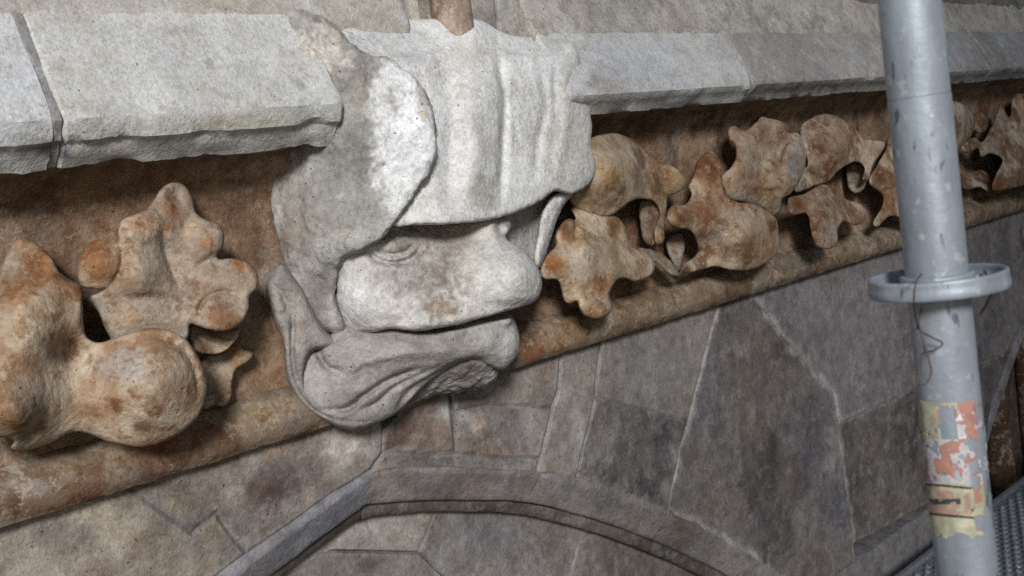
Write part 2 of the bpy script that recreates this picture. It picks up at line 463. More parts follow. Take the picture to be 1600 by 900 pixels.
def sweep_x(name, prof, x0, x1, parent, mat, base, spots=(), palette=None, seed=1, dx=.014, sub=.012, noise=.002, nscale=24, chip=0., ends=.004,
            amp=1.0, smooth=True, end_slant=(0, 0)):
    """straight moulding along the wall: prof = [(d, z)...] closed section, subdivided, worn"""
    pr = []
    n = len(prof)
    for i in range(n):
        a, b = np.array(prof[i], float), np.array(prof[(i + 1) % n], float); m = max(1, int(np.linalg.norm(b - a) / sub))
        for t in range(m): pr.append(a + (b - a) * t / m)
    pr = np.array(pr); m = len(pr); cen = pr.mean(0)
    xs = np.arange(x0, x1, dx); xs = np.append(xs[:-1] if x1 - xs[-1] < dx * .3 else xs, x1)
    sc = np.ones(len(xs)); sc[0] = sc[-1] = 1.0
    V = []
    for i, x in enumerate(xs):
        p = pr.copy()
        q = np.where(i == 0, ends, 0) + np.where(i == len(xs) - 1, ends, 0)
        if q:                                            # worn ends
            dv = p - cen; p = cen + dv * (1 - q / (np.linalg.norm(dv, axis=1)[:, None] + 1e-6))
        t = (x - x0) / (x1 - x0)
        sl = (end_slant[0] * (1 - t) + end_slant[1] * t) * (p[:, 0] - pr[:, 0].max())
        V.append(np.stack([np.full(m, x) + sl, WALL - p[:, 0], p[:, 1]], 1))
    V = np.concatenate(V); k = len(xs)
    F = []
    I = np.arange(k - 1)[:, None] * m; J = np.arange(m)[None, :]; J2 = (J + 1) % m
    F = np.stack([I + J, I + J2, I + m + J2, I + m + J], -1).reshape(-1, 4)
    # orientation
    N = vnormals(V, F); c3 = np.array([0, WALL - cen[0], cen[1]]); out = ((V - c3)[:, 1:] * N[:, 1:]).sum()
    if out < 0: F = F[:, ::-1]; N = -N
    nz = fbm(V, nscale, 4, seed); V2 = V + N * (noise * nz + noise * .5 * fbm(V, nscale * 4, 2, seed + 9))[:, None]
    if chip:                                              # chipped arrises
        cur = np.zeros(m)
        for j in range(m):
            a, b, c = pr[j - 1], pr[j], pr[(j + 1) % m]
            u, v = b - a, c - b; cur[j] = abs(u[0] * v[1] - u[1] * v[0]) / (np.linalg.norm(u) * np.linalg.norm(v) + 1e-9)
        cur = np.tile(np.clip(cur + .45 * np.roll(cur, 1) + .45 * np.roll(cur, -1), 0, 1), k)
        e = np.clip(fbm(V, 16, 4, seed + 40) + .05, 0, 1) * cur * chip * np.clip((.215 - V[:, 2]) / .03, .12, 1)
        V2 = V2 - N * e[:, None]
    px, py = project(V2)
    C = paint(V2, px, py, base, spots, seed, amp, palette)
    nv = len(V2)
    capa = [list(range(m)), list(range((k - 1) * m, k * m))]
    faces = F.tolist(); a, b = capa
    faces.append(a if out < 0 else a[::-1]); faces.append(b[::-1] if out < 0 else b)
    o = add_mesh(name, V2, faces, mat, parent, C, smooth=smooth)
    if smooth: o.data.set_sharp_from_angle(angle=math.radians(32))
    return o


# ================================================================== SETTING
PAL_BROWN = [((92, 60, 42), 9, .45, .75, .8), ((150, 118, 88), 13, .52, .8, .7), ((128, 122, 115), 7, .55, .8, .6), ((60, 40, 30), 16, .58, .8, .7)]
PAL_WALL = [((74, 67, 62), 6, .46, .66, .75), ((146, 138, 128), 9, .54, .68, .75), ((104, 78, 62), 8, .58, .8, .6), ((92, 87, 86), 4, .5, .75, .6)]
PAL_GREY = [((168, 166, 160), 5, .45, .75, .6), ((196, 194, 188), 10, .55, .8, .6), ((150, 138, 124), 8, .6, .85, .6)]
PAL_LEAF = [((158, 110, 68), 10, .50, .66, .7), ((196, 178, 152), 12, .50, .66, .85), ((116, 76, 48), 17, .56, .68, .85), ((160, 150, 138), 7, .55, .7, .7)]

g = add_mesh('ground', [(-400, -400, -14), (400, -400, -14), (400, 3, -14), (-400, 3, -14)], [[0, 1, 2, 3]],
             simple_material('ground_gravel', (.16, .15, .14), .95)); g['kind'] = 'structure'

# ---- frieze panel behind the carved leaves: hollow moulding under the cornice
frieze = empty('frieze_panel', (1.0, WALL, -.28), 'hollow brown stained stone band behind the carved leaves under the cornice', 'frieze')
FZ_PROF = [(.085, .118), (.04, .10), (.012, .06), (0, 0), (-.002, -.12), (0, -.22), (.012, -.30), (-.12, -.30), (-.12, .118)]
for i, (xa, xb) in enumerate([(-1.2, .28), (.284, 1.28), (1.284, 2.02), (2.024, 2.9), (2.904, 3.9), (3.904, 5.2), (5.204, 7.5)]):
    sweep_x('panel_stone', FZ_PROF, xa, xb, frieze, M_FRZ, (150, 118, 90), seed=60 + i, palette=PAL_BROWN, noise=.006, nscale=16, dx=.016, sub=.016,
            spots=[(60, 330, 120, 30, (124, 100, 76), .6), (390, 300, 40, 60, (110, 78, 52), .6), (385, 590, 40, 60, (136, 112, 84), .7), (420, 430, 25, 50, (140, 130, 116), .6)])

# ---- string course (roll) below the leaves
roll = empty('string_course', (1.0, WALL, -.36), 'brown stained rounded string course running below the carved leaves', 'moulding')
RP = [(-.1, -.275), (.0, -.272), (.016, -.276), (.032, -.288), (.042, -.304), (.046, -.322), (.042, -.338), (.030, -.352), (.006, -.358), (-.1, -.358)]
RSP = [(60, 760, 120, 22, (150, 146, 142), .7), (130, 770, 90, 30, (120, 78, 48), .8), (260, 700, 60, 40, (128, 76, 44), .8), (330, 680, 60, 30, (120, 70, 42), .7), (400, 650, 50, 25, (150, 126, 92), .7),
       (840, 540, 40, 30, (150, 96, 52), .85), (900, 530, 50, 30, (140, 108, 72), .6), (1000, 480, 120, 30, (146, 122, 92), .5), (460, 660, 50, 30, (118, 104, 92), .8)]
for i, (xa, xb) in enumerate([(-1.2, .30), (.302, 1.30), (1.302, 2.29), (2.294, 3.4), (3.404, 4.6), (4.604, 7.5)]):
    sweep_x('moulding_stone', RP, xa, xb, roll, M_LEAF, (136, 116, 94), seed=80 + i, spots=RSP, noise=.003, nscale=18, dx=.014, sub=.008,
            palette=[((112, 84, 62), 9, .5, .68, .7), ((154, 138, 116), 14, .5, .7, .7), ((112, 105, 98), 5, .52, .68, .8)])

# ---- cornice
cornice = empty('cornice', (1.0, WALL, .1), 'weathered pale grey stone cornice with steep sloping face above the frieze', 'cornice')
CL = [(-.1, .305), (.085, .308), (.118, .24), (.152, .168), (.156, .158), (.146, .130), (.136, .126), (.108, .099), (.09, .112), (.05, .112), (-.1, .112)]
CR = [(-.1, .275), (.085, .278), (.118, .222), (.150, .156), (.152, .146), (.146, .138), (.130, .128), (.116, .112), (.09, .116), (.05, .114), (-.1, .114)]
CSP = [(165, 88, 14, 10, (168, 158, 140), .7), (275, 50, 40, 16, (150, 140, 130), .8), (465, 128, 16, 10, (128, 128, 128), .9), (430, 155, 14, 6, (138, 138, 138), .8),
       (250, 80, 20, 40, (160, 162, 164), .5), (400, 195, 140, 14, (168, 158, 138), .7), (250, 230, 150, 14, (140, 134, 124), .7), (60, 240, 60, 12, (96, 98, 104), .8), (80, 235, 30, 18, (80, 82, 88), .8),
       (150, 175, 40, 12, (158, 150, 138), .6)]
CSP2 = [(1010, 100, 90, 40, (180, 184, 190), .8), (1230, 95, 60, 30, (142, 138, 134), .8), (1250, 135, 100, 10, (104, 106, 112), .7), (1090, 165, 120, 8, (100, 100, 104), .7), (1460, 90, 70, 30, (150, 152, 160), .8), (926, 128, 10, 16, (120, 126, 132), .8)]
for i, (xa, xb, pr, sp, base) in enumerate([(-1.2, .539, CL, CSP, (178, 180, 182)), (.5455, .985, CL, CSP, (178, 177, 171)), (1.50, 2.13, CR, CSP2, (178, 178, 176)),
                                            (2.134, 3.52, CR, CSP2, (150, 146, 142)), (3.535, 5.0, CR, CSP2, (140, 138, 138)), (5.005, 7.5, CR, (), (140, 138, 138))]):
    sweep_x('cornice_stone', pr, xa, xb, cornice, M_GREY, base, seed=100 + i, spots=sp, palette=PAL_GREY if i < 3 else [((120, 116, 112), 5, .45, .75, .7), ((160, 154, 146), 9, .55, .8, .6)],
            noise=.002, nscale=14, dx=.008, sub=.008, chip=.014, ends=.006)
sweep_x('mortar_joint', [(q[0] - .001, q[1] - (.001 if q[1] > .15 else -.001)) for q in CL], .533, .551, cornice, M_GREY, (132, 130, 128), seed=5, dx=.005, noise=.002, chip=.01)

# ---- wall above the cornice
upper = empty('upper_wall', (1.0, WALL, .3), 'grey brown stone courses set back above the cornice', 'wall')
for i, (xa, xb, za, zb, d, base) in enumerate([(-1.2, .62, .29, .75, .055, (150, 142, 128)), (.62, 1.12, .29, .75, .06, (166, 164, 158)), (1.44, 1.85, .255, .62, .055, (146, 138, 124)),
                                               (1.85, 3.0, .255, .44, .05, (136, 130, 122)), (3.0, 4.6, .255, .44, .05, (124, 120, 116)), (4.6, 7.5, .255, .44, .05, (104, 100, 98)),
                                               (1.85, 2.6, .44, .9, .045, (130, 124, 116)), (2.6, 3.9, .44, .9, .045, (104, 100, 98)), (3.9, 7.5, .44, .9, .045, (100, 98, 96)), (1.44, 1.85, .62, .9, .052, (120, 112, 102))]):
    flat_stone('stone', [(xa, za), (xb, za), (xb, zb), (xa, zb)], d, upper, base, world=True, seed=130 + i, palette=PAL_WALL if i > 2 else PAL_GREY, joint=.004, rec=.008, grid=.05, mortar=(150, 146, 138), noise=.004)
# weathered slope between cornice and upper wall on the right
sweep_x('sloped_ledge', [(-.05, .26), (.088, .262), (.085, .279), (.04, .40), (-.05, .40)], 1.50, 7.5, upper, M_WALL, (168, 160, 148), seed=150, noise=.003, nscale=10, chip=.01, palette=PAL_GREY)
sweep_x('sloped_ledge', [(-.05, .22), (.084, .222), (.085, .309), (.045, .40), (-.05, .40)], -1.2, 1.20, upper, M_GREY, (160, 152, 140), seed=151, noise=.003, nscale=10, chip=.01, palette=PAL_GREY)

# ---- shaft standing on the head
def lathe(name, prof, cx, cy, n, mat, parent, base, seed, palette=None, noise=.002):
    V = []; k = len(prof)
    for r, z in prof:
        for t in range(n):
            a = 2 * math.pi * t / n; V.append((cx + r * math.cos(a), cy + r * math.sin(a), z))
    F = [[i * n + j, i * n + (j + 1) % n, (i + 1) * n + (j + 1) % n, (i + 1) * n + j] for i in range(k - 1) for j in range(n)]
    V = np.array(V); V = V + (fbm(V, 20, 3, seed) * noise)[:, None]
    px, py = project(V)
    return add_mesh(name, V, np.array(F), mat, parent, paint(V, px, py, base, [], seed, 1, palette))
shaft = empty('wall_shaft', (1.30, WALL - .07, .3), 'stub of a reddish stone shaft rising from the top of the carved head', 'shaft')
zz = np.linspace(.20, 1.0, 40)
lathe('shaft_drum', [(.037, z) for z in zz], 1.305, WALL - .075, 28, M_LEAF, shaft, (158, 140, 126), 7, [((176, 166, 152), 9, .5, .75, .7), ((120, 84, 62), 12, .55, .8, .6)])
for dx_ in (-.075, -.105):
    sweep = [(.03, .24), (.062 - abs(dx_ + .075) * .4, .24), (.062 - abs(dx_ + .075) * .4, 1.0), (.03, 1.0)]
    sweep_x('side_fillet', sweep, 1.305 + dx_ - .011, 1.305 + dx_ + .011, shaft, M_GREY, (176, 168, 154), seed=9, dx=.006, sub=.02, noise=.001)
flat_stone('backing_slab', [(1.12, .29), (1.44, .29), (1.44, 1.0), (1.12, 1.0)], .05, shaft, (150, 140, 126), world=True, seed=171, palette=PAL_GREY, joint=.004, rec=.006, grid=.05)

# ================================================================== SPANDREL AND ARCHES
ARC = np.array([(0, 0), (.15, -.038), (.28, -.079), (.41, -.126), (.6, -.222), (.8, -.343), (1.0, -.478), (1.23, -.655), (1.42, -.86), (1.55, -1.12), (1.62, -1.5), (1.64, -2.2), (1.64, -3.2)])
_aq = catmull_open(ARC, 6)
APEX = [(1.036, -.462), (4.79, -.462)]
def arch_z(dx): return np.interp(abs(dx), ARC[:, 0], ARC[:, 1])
wall = empty('spandrel_wall', (2.0, WALL, -1.3), 'dark grimy grey ashlar wall between the pointed arches below the string course', 'wall')
def ST(poly, base, seed, **kw):
    kw.setdefault('palette', PAL_WALL); kw.setdefault('amp', 1.28)
    base = tuple(.62 * b + .38 * m for b, m in zip(base, (122, 112, 101)))
    return flat_stone('stone', poly, kw.pop('d', 0.0), wall, base, seed=seed, **kw)
ST([(-60, 826), (190, 750), (300, 833), (337, 806), (389, 866), (330, 912), (250, 985), (-60, 985)], (124, 112, 98), 201, palette=[((150, 138, 120), 9, .5, .75, .8), ((96, 78, 62), 8, .5, .75, .7), ((106, 104, 106), 5, .55, .8, .6)],
   spots=[(110, 840, 50, 30, (86, 78, 78), .6), (230, 860, 40, 40, (104, 84, 62), .6), (335, 845, 30, 30, (110, 94, 72), .7), (150, 800, 50, 20, (150, 138, 118), .5)])
ST([(190, 750), (525, 650), (600, 625), (600, 706), (578, 734), (480, 800), (389, 866), (337, 806), (300, 833)], (112, 100, 88), 202,
   spots=[(540, 700, 42, 26, (168, 160, 150), .95), (430, 750, 70, 40, (82, 70, 66), .85), (410, 790, 40, 40, (84, 64, 56), .7), (260, 790, 40, 25, (150, 136, 114), .7), (430, 705, 40, 14, (136, 116, 92), .8), (485, 790, 16, 40, (136, 126, 116), .7)])
ST([(600, 706), (602, 672), (625, 651), (640, 615), (700, 595), (711, 688), (713, 709), (680, 712)], (96, 76, 64), 203, palette=[((78, 58, 48), 10, .45, .6, .8), ((140, 112, 92), 12, .6, .8, .6)], spots=[(700, 640, 26, 22, (166, 162, 156), .9), (640, 700, 30, 6, (150, 140, 130), .6), (650, 688, 14, 10, (146, 114, 96), .7)], d=.002)
ST([(578, 740), (600, 706), (680, 712), (713, 709), (760, 716), (845, 716), (838, 741), (720, 734), (640, 733)], (128, 120, 110), 204)
ST([(700, 595), (760, 575), (800, 562), (880, 538), (872, 610), (862, 640), (764, 632), (713, 640)], (112, 104, 96), 205, spots=[(760, 605, 20, 14, (140, 138, 136), .7)])
ST([(713, 640), (764, 632), (862, 640), (858, 670), (845, 716), (760, 716), (713, 709), (711, 688)], (118, 110, 106), 206, spots=[(745, 665, 15, 17, (160, 134, 112), .95), (730, 650, 24, 20, (150, 146, 142), .6), (790, 710, 40, 12, (124, 92, 74), .6), (810, 670, 40, 30, (110, 106, 106), .5)])
ST([(880, 538), (940, 520), (930, 620), (900, 748), (838, 741), (845, 716), (858, 670), (862, 640), (872, 610)], (114, 106, 100), 207, spots=[(862, 622, 12, 18, (150, 150, 148), .8), (905, 660, 12, 60, (128, 122, 118), .8), (862, 690, 8, 40, (120, 96, 80), .7)])
ST([(940, 520), (1126, 464), (1076, 656), (1000, 640), (930, 620)], (118, 112, 112), 208, spots=[(1030, 570, 70, 50, (126, 122, 122), .8)], palette=[((100, 96, 96), 6, .5, .75, .7), ((132, 126, 120), 9, .55, .8, .5)])
ST([(930, 620), (1000, 640), (1076, 656), (1062, 700), (1044, 797), (1000, 776), (900, 748)], (78, 74, 76), 209, spots=[(1056, 720, 12, 60, (124, 118, 114), .9), (1040, 760, 12, 30, (120, 114, 110), .8)], palette=[((58, 55, 58), 14, .45, .7, .8), ((108, 102, 98), 22, .55, .75, .7)], noise=.003)
ST([(1126, 464), (1168, 450), (1240, 545), (1305, 616), (1312, 662), (1324, 760), (1336, 870), (1330, 930), (1260, 960), (1230, 912), (1160, 860), (1044, 797), (1062, 700), (1076, 656)], (86, 80, 80), 210,
   palette=[((66, 60, 60), 8, .45, .7, .8), ((100, 88, 80), 12, .52, .75, .7), ((84, 84, 96), 4, .5, .75, .6)], spots=[(1300, 700, 14, 60, (118, 114, 116), .8), (1185, 690, 20, 60, (96, 88, 82), .6), (1120, 650, 14, 70, (62, 58, 58), .6)], noise=.0028, mortar=(150, 146, 142), smear=.014)
ST([(1168, 450), (1420, 372), (1480, 353), (1480, 585), (1400, 622), (1312, 662), (1305, 616), (1240, 545)], (106, 102, 110), 211, palette=[((96, 92, 102), 5, .45, .75, .7), ((122, 118, 122), 9, .55, .8, .5), ((92, 82, 80), 7, .6, .8, .6)], spots=[(1290, 610, 20, 14, (140, 136, 132), .6)], mortar=(146, 142, 140))
ST([(1480, 353), (1640, 302), (1640, 420), (1600, 500), (1572, 552), (1480, 585)], (100, 96, 104), 212, palette=[((80, 76, 84), 5, .45, .75, .7), ((112, 106, 108), 9, .55, .8, .5)])
ST([(1312, 662), (1400, 622), (1480, 585), (1480, 770), (1400, 815), (1336, 850), (1324, 760)], (76, 70, 70), 213, palette=[((58, 53, 54), 9, .45, .7, .8), ((98, 86, 76), 10, .55, .78, .7)], noise=.003, spots=[(1385, 655, 50, 6, (110, 104, 102), .6)])
ST([(1480, 585), (1572, 552), (1548, 640), (1540, 740), (1480, 770)], (74, 70, 74), 214, palette=[((58, 53, 54), 9, .45, .7, .8), ((94, 86, 80), 10, .55, .78, .7)])
BZ0, BZ1 = -1.19, -1.34
x_a = at(1336, 850, 0)[0]
for i, (xa, xb) in enumerate([(2.50, 2.72), (2.724, 2.95), (2.954, 3.08), (3.084, 3.5)]):
    sweep_x('band_stone', [(-.06, -1.175), (.012, -1.178), (.022, -1.19), (.024, -1.60), (-.06, -1.60)], xa, xb, wall, M_WALL, (112, 108, 110), seed=230 + i, noise=.003, dx=.02, sub=.02, chip=.01, palette=[((96, 92, 94), 5, .5, .75, .7), ((126, 120, 116), 9, .55, .8, .5)])
# rest of the wall, out of the picture
flat_stone('stone', [(2.45, -1.60), (3.55, -1.60), (3.4, -3.2), (2.7, -3.2)], 0, wall, (100, 96, 94), world=True, seed=240, grid=.1)
flat_stone('stone', [(-1.2, -.36), (.40, -.36), (.40, -.8), (-.1, -.8), (-.4, -1.2), (-.6, -1.8), (-.6, -3.2), (-1.2, -3.2)], -.003, wall, (118, 108, 98), world=True, seed=241, grid=.1, palette=PAL_WALL)
flat_stone('stone', [(3.96, -.36), (7.5, -.36), (7.5, -3.2), (6.45, -3.2), (6.45, -1.9), (6.2, -1.3), (5.6, -.8), (4.79, -.462), (4.2, -.68), (3.99, -.8)], -.002, wall, (96, 92, 96), world=True, seed=242, grid=.1, palette=PAL_WALL)

def arch_sweep(name, ax, az, sgn, s0, s1, prof, parent, mat, base, seed, palette=None, spots=(), noise=.002):
    """moulding swept along one half of the arch; prof = [(inward offset, d)...] open section"""
    c = np.stack([_aq[:, 0], _aq[:, 1]], 1)
    L = np.concatenate([[0], np.cumsum(np.linalg.norm(np.diff(c, axis=0), axis=1))])
    ss = np.arange(s0, s1, .02); ss = np.append(ss, s1)
    P = np.stack([np.interp(ss, L, c[:, 0]), np.interp(ss, L, c[:, 1])], 1)
    T = np.stack([np.interp(np.minimum(ss + .03, L[-1]), L, c[:, 0]) - np.interp(np.maximum(ss - .03, 0), L, c[:, 0]), np.interp(np.minimum(ss + .03, L[-1]), L, c[:, 1]) - np.interp(np.maximum(ss - .03, 0), L, c[:, 1])], 1)
    T /= np.linalg.norm(T, axis=1)[:, None]; Nn = np.stack([T[:, 1], -T[:, 0]], 1)      # towards the opening
    pr = []
    for i in range(len(prof) - 1):
        a, b = np.array(prof[i], float), np.array(prof[i + 1], float); m = max(1, int(np.linalg.norm(b - a) / .009))
        for t in range(m): pr.append(a + (b - a) * t / m)
    pr.append(np.array(prof[-1], float)); pr = np.array(pr); m = len(pr)
    V = []
    for p, nn, s in zip(P, Nn, ss):
        x = p[0] + nn[0] * pr[:, 0]; z = p[1] + nn[1] * pr[:, 0]
        x = np.maximum(x, -.0)                               # mitre at the apex
        if s < .12: z = np.where(p[0] + nn[0] * pr[:, 0] < 0, p[1] - pr[:, 0] * 1.03, z)
        V.append(np.stack([ax + sgn * x, WALL - pr[:, 1], az + z], 1))
    V = np.concatenate(V); k = len(ss)
    I = np.arange(k - 1)[:, None] * m; J = np.arange(m - 1)[None, :]
    F = np.stack([I + J, I + J + 1, I + m + J + 1, I + m + J], -1).reshape(-1, 4)
    N = vnormals(V, F)
    if N[:, 1].sum() > 0: F = F[:, ::-1]; N = -N
    V = V + N * (noise * fbm(V, 18, 4, seed))[:, None]
    px, py = project(V)
    return add_mesh(name, V, np.ascontiguousarray(F), mat, parent, paint(V, px, py, base, spots, seed, 1, palette))
ASP = [(625, 742, 16, 12, (110, 80, 64), .8), (590, 745, 16, 20, (130, 108, 90), .7), (720, 755, 30, 14, (124, 98, 80), .6), (480, 830, 80, 60, (112, 112, 122), .8), (840, 765, 20, 30, (120, 110, 100), .6), (950, 780, 60, 20, (96, 92, 92), .7), (900, 770, 16, 20, (116, 114, 114), .6)]
for ia, (ax, az) in enumerate(APEX):
    lab = ['pointed blind arch with chamfered edge below the carved head', 'dark recess of a second pointed arch at the right edge behind the pole'][ia]
    ar = empty('blind_arch', (ax, WALL, -3.2), lab, 'arch', 'blind arches of the wall arcade')
    for sgn in (1, -1):
        cuts = [0, .42, .86, 1.3, 1.75, 2.25, 3.4] if sgn > 0 else [0, .47, .9, 1.4, 1.9, 3.4]
        for j in range(len(cuts) - 1):
            arch_sweep('voussoir', ax, az, sgn, cuts[j] + (.0004 if j else 0), cuts[j + 1] - .0004, [(-.03, -.03), (-.028, -.005), (-.002, -.003), (.003, -.001), (.058, -.032), (.061, -.036), (.0611, -.06)], ar, M_WALL, (132, 124, 122) if sgn > 0 else (130, 130, 138), 300 + 20 * ia + 5 * j + (sgn > 0),
                       palette=[((92, 86, 84), 7, .45, .7, .7), ((128, 118, 108), 10, .52, .78, .6), ((108, 82, 66), 8, .6, .8, .6)], spots=ASP, noise=.003)
        arch_sweep('inner_fillet', ax, az, sgn, 0, 3.4, [(.0612, -.052), (.066, -.05), (.084, -.056), (.087, -.062), (.0872, -.10)], ar, M_WALL, (96, 84, 76), 340 + ia, palette=[((70, 62, 58), 9, .45, .7, .8)], noise=.002)
    # stones closing the arch, set back
    TD = -.088
    if ia == 0:
        polys = [[(300, 985), (470, 862), (560, 785), (600, 770), (690, 770), (668, 830), (655, 864), (520, 862)], [(690, 770), (860, 780), (960, 800), (905, 850), (890, 905), (700, 905), (655, 864), (668, 830)],
                 [(300, 985), (470, 862), (520, 862), (655, 864), (700, 905), (660, 1000)], [(960, 800), (1250, 905), (1300, 1000), (660, 1000), (700, 905), (890, 905), (905, 850)]]
        cl = [(138, 130, 122), (104, 98, 94), (112, 106, 98), (98, 90, 82)]
        for j, (pg, cc) in enumerate(zip(polys, cl)):
            flat_stone('tympanum_stone', pg, TD, ar, cc, amp=1.2, seed=360 + j, palette=[((84, 78, 74), 6, .5, .75, .7), ((118, 102, 88), 9, .55, .8, .6)], joint=.004, rec=.006, spots=[(570, 825, 70, 25, (146, 142, 138), .7), (672, 815, 8, 30, (92, 72, 60), .8), (760, 830, 60, 40, (88, 86, 92), .6), (590, 862, 80, 5, (140, 134, 126), .7), (880, 850, 30, 30, (116, 104, 92), .6)])
        flat_stone('tympanum_stone', [(-.7, -.5), (.3, -.62), (.6, -.95), (2.8, -1.0), (2.8, -3.2), (-.7, -3.2)], TD - .004, ar, (110, 104, 98), world=True, seed=370, grid=.1, palette=PAL_WALL)
    else:
        flat_stone('tympanum_stone', [(3.0, -.44), (6.6, -.44), (6.6, -3.2), (3.0, -3.2)], -.16, ar, (84, 66, 50), world=True, seed=371, grid=.08, palette=[((62, 46, 34), 6, .45, .7, .8), ((110, 88, 66), 8, .55, .8, .6)])
        for xs_ in (3.95, 4.3):
            lathe('tracery_shaft', [(.05, z) for z in np.linspace(-3.2, -.75, 60)], xs_, WALL + .12, 20, M_LEAF, ar, (96, 74, 54), 15, [((70, 50, 36), 7, .45, .7, .7)])

# ================================================================== CARVED HEAD
head = empty('gargoyle', (1.27, WALL, -.36), 'large weathered grey stone head with broad nose and open mouth jutting from the cornice', 'carving')
HW = (196, 195, 192)
PAL_HEAD = [((178, 174, 166), 7, .48, .75, .6), ((206, 205, 202), 11, .55, .8, .5)]
SIDE = (128, 120, 110)
# mass of the head running back into the wall: left side and back of the hood
sculpt('hood_flap', [
    Lr([(452, 18), (520, 34), (556, 78), (568, 110), (580, 180), (596, 260), (606, 320), (596, 352), (570, 382), (538, 394), (510, 398), (484, 372), (462, 330), (446, 290), (436, 240), (455, 190), (478, 150), (470, 90)],
       [(452, 20, .09), (520, 40, .108), (470, 90, .118), (478, 150, .105), (436, 240, .0), (440, 290, .0), (484, 372, .062), (510, 393, .094), (540, 330, .125), (556, 85, .135), (575, 180, .152), (596, 260, .16), (606, 330, .165), (520, 200, .122), (510, 120, .125), (570, 375, .145), (540, 386, .125), (520, 300, .10)], r=.016),
    Lr([(430, 230), (470, 240), (500, 330), (520, 400), (528, 470), (540, 520), (500, 510), (470, 470), (446, 420), (432, 360), (424, 300)],
       [(430, 230, 0), (470, 300, .052), (440, 400, .024), (465, 380, .05), (500, 440, .068), (525, 480, .085), (520, 400, .09), (540, 520, .085)], r=.02, k=.05),
    Lr([(552, 84), (585, 86), (614, 92), (640, 112), (664, 142), (676, 178), (680, 230), (671, 266), (648, 300), (617, 344), (592, 372), (566, 386), (545, 386), (555, 350), (570, 300), (570, 220), (560, 150), (548, 110)],
       [(552, 90, .128), (614, 95, .155), (560, 180, .142), (620, 180, .172), (670, 190, .19), (575, 260, .154), (640, 260, .186), (672, 240, .200), (590, 330, .163), (630, 315, .190), (556, 382, .142), (592, 366, .168)], th=.09, r=.010, k=.022),
], M_SIDE, head, (148, 145, 140), seed=401, noise=.006, nscale=20, palette=[((128, 122, 114), 10, .48, .66, .6), ((172, 169, 163), 14, .54, .7, .7), ((116, 112, 108), 12, .56, .7, .7)],
    spots=[(636, 195, 50, 150, (210, 211, 212), 1.0), (620, 250, 36, 90, (208, 209, 210), .9), (622, 300, 26, 60, (200, 200, 198), .9), (600, 150, 20, 50, (198, 198, 196), .8), (661, 180, 7, 8, (178, 168, 148), .95), (545, 250, 24, 90, (130, 128, 125), .7), (512, 80, 44, 60, (192, 184, 170), .9), (500, 140, 34, 40, (198, 190, 178), .9), (560, 140, 12, 40, (150, 138, 120), .6), (545, 370, 40, 18, (168, 164, 156), .6), (462, 350, 26, 80, (128, 116, 104), .7), (440, 270, 18, 40, (116, 98, 82), .6), (495, 460, 26, 60, (118, 107, 100), .8), (440, 360, 18, 50, (122, 108, 94), .7)],
    bumps=[(500, 280, (14, 60), .006), (470, 360, (10, 60), -.006), (540, 160, (12, 30), -.005)])
# fluted hood over the forehead
hood_spots = [(755, 290, 26, 46, (146, 138, 128), .85), (760, 240, 18, 30, (168, 160, 150), .6), (890, 230, 40, 80, (192, 186, 172), .6), (900, 120, 22, 40, (176, 168, 154), .7), (720, 90, 40, 30, (186, 180, 168), .6), (690, 200, 20, 90, (190, 190, 192), .6), (640, 90, 40, 12, (170, 168, 164), .6), (600, 60, 90, 26, (170, 172, 174), .7), (820, 70, 40, 18, (180, 180, 178), .6), (850, 130, 14, 60, (186, 186, 190), .6)]
sculpt('hood', [
    Lr([(556, 86), (612, 89), (670, 85), (706, 67), (742, 42), (764, 53), (779, 76), (808, 84), (866, 86), (887, 66), (902, 76), (915, 114), (918, 150), (924, 194), (923, 230), (931, 259), (924, 285), (895, 303), (868, 298), (846, 313), (800, 333), (750, 345), (700, 351), (650, 352), (612, 350), (596, 300), (585, 230), (572, 150)],
       [(556, 90, .12), (612, 95, .14), (670, 90, .135), (742, 50, .11), (770, 60, .105), (808, 90, .13), (866, 92, .13), (900, 80, .12), (580, 200, .14), (640, 200, .155), (690, 150, .16), (735, 150, .175), (770, 150, .172), (800, 150, .155), (860, 150, .148), (905, 150, .135),
        (700, 250, .175), (745, 250, .192), (790, 250, .165), (850, 250, .158), (920, 250, .13), (620, 340, .165), (680, 330, .195), (740, 325, .205), (800, 312, .19), (850, 290, .17), (910, 290, .14)], r=.010, sm=True, wob=2.),
    Lr([(535, 40), (600, 30), (660, 30), (742, 30), (800, 56), (880, 58), (900, 90), (860, 100), (800, 96), (740, 80), (670, 95), (612, 98), (550, 92)], [(540, 60, .10), (640, 40, .075), (742, 35, .09), (742, 60, .105), (860, 65, .08), (800, 95, .12), (612, 95, .125), (880, 95, .12)], r=.012, k=.012),
], M_GREY, head, HW, seed=411, palette=PAL_HEAD, spots=hood_spots, noise=.0014, nscale=26,
    grooves=[([(774, 70), (788, 150), (786, 230), (782, 325)], 7, .014), ([(840, 95), (852, 160), (840, 230), (834, 300)], 7, .006), ([(690, 100), (708, 170), (704, 260), (700, 345)], 16, .010), ([(800, 130), (806, 230)], 5, .003), ([(880, 95), (886, 180), (870, 280)], 9, -.006),
             ([(725, 110), (728, 220), (722, 330)], 5, .002), ([(866, 100), (868, 200)], 4, .003), ([(892, 60), (872, 90)], 4, .012)],
    bumps=[(744, 60, (16, 24), .008), (905, 262, (20, 22), .008), (840, 300, (12, 10), -.004)])
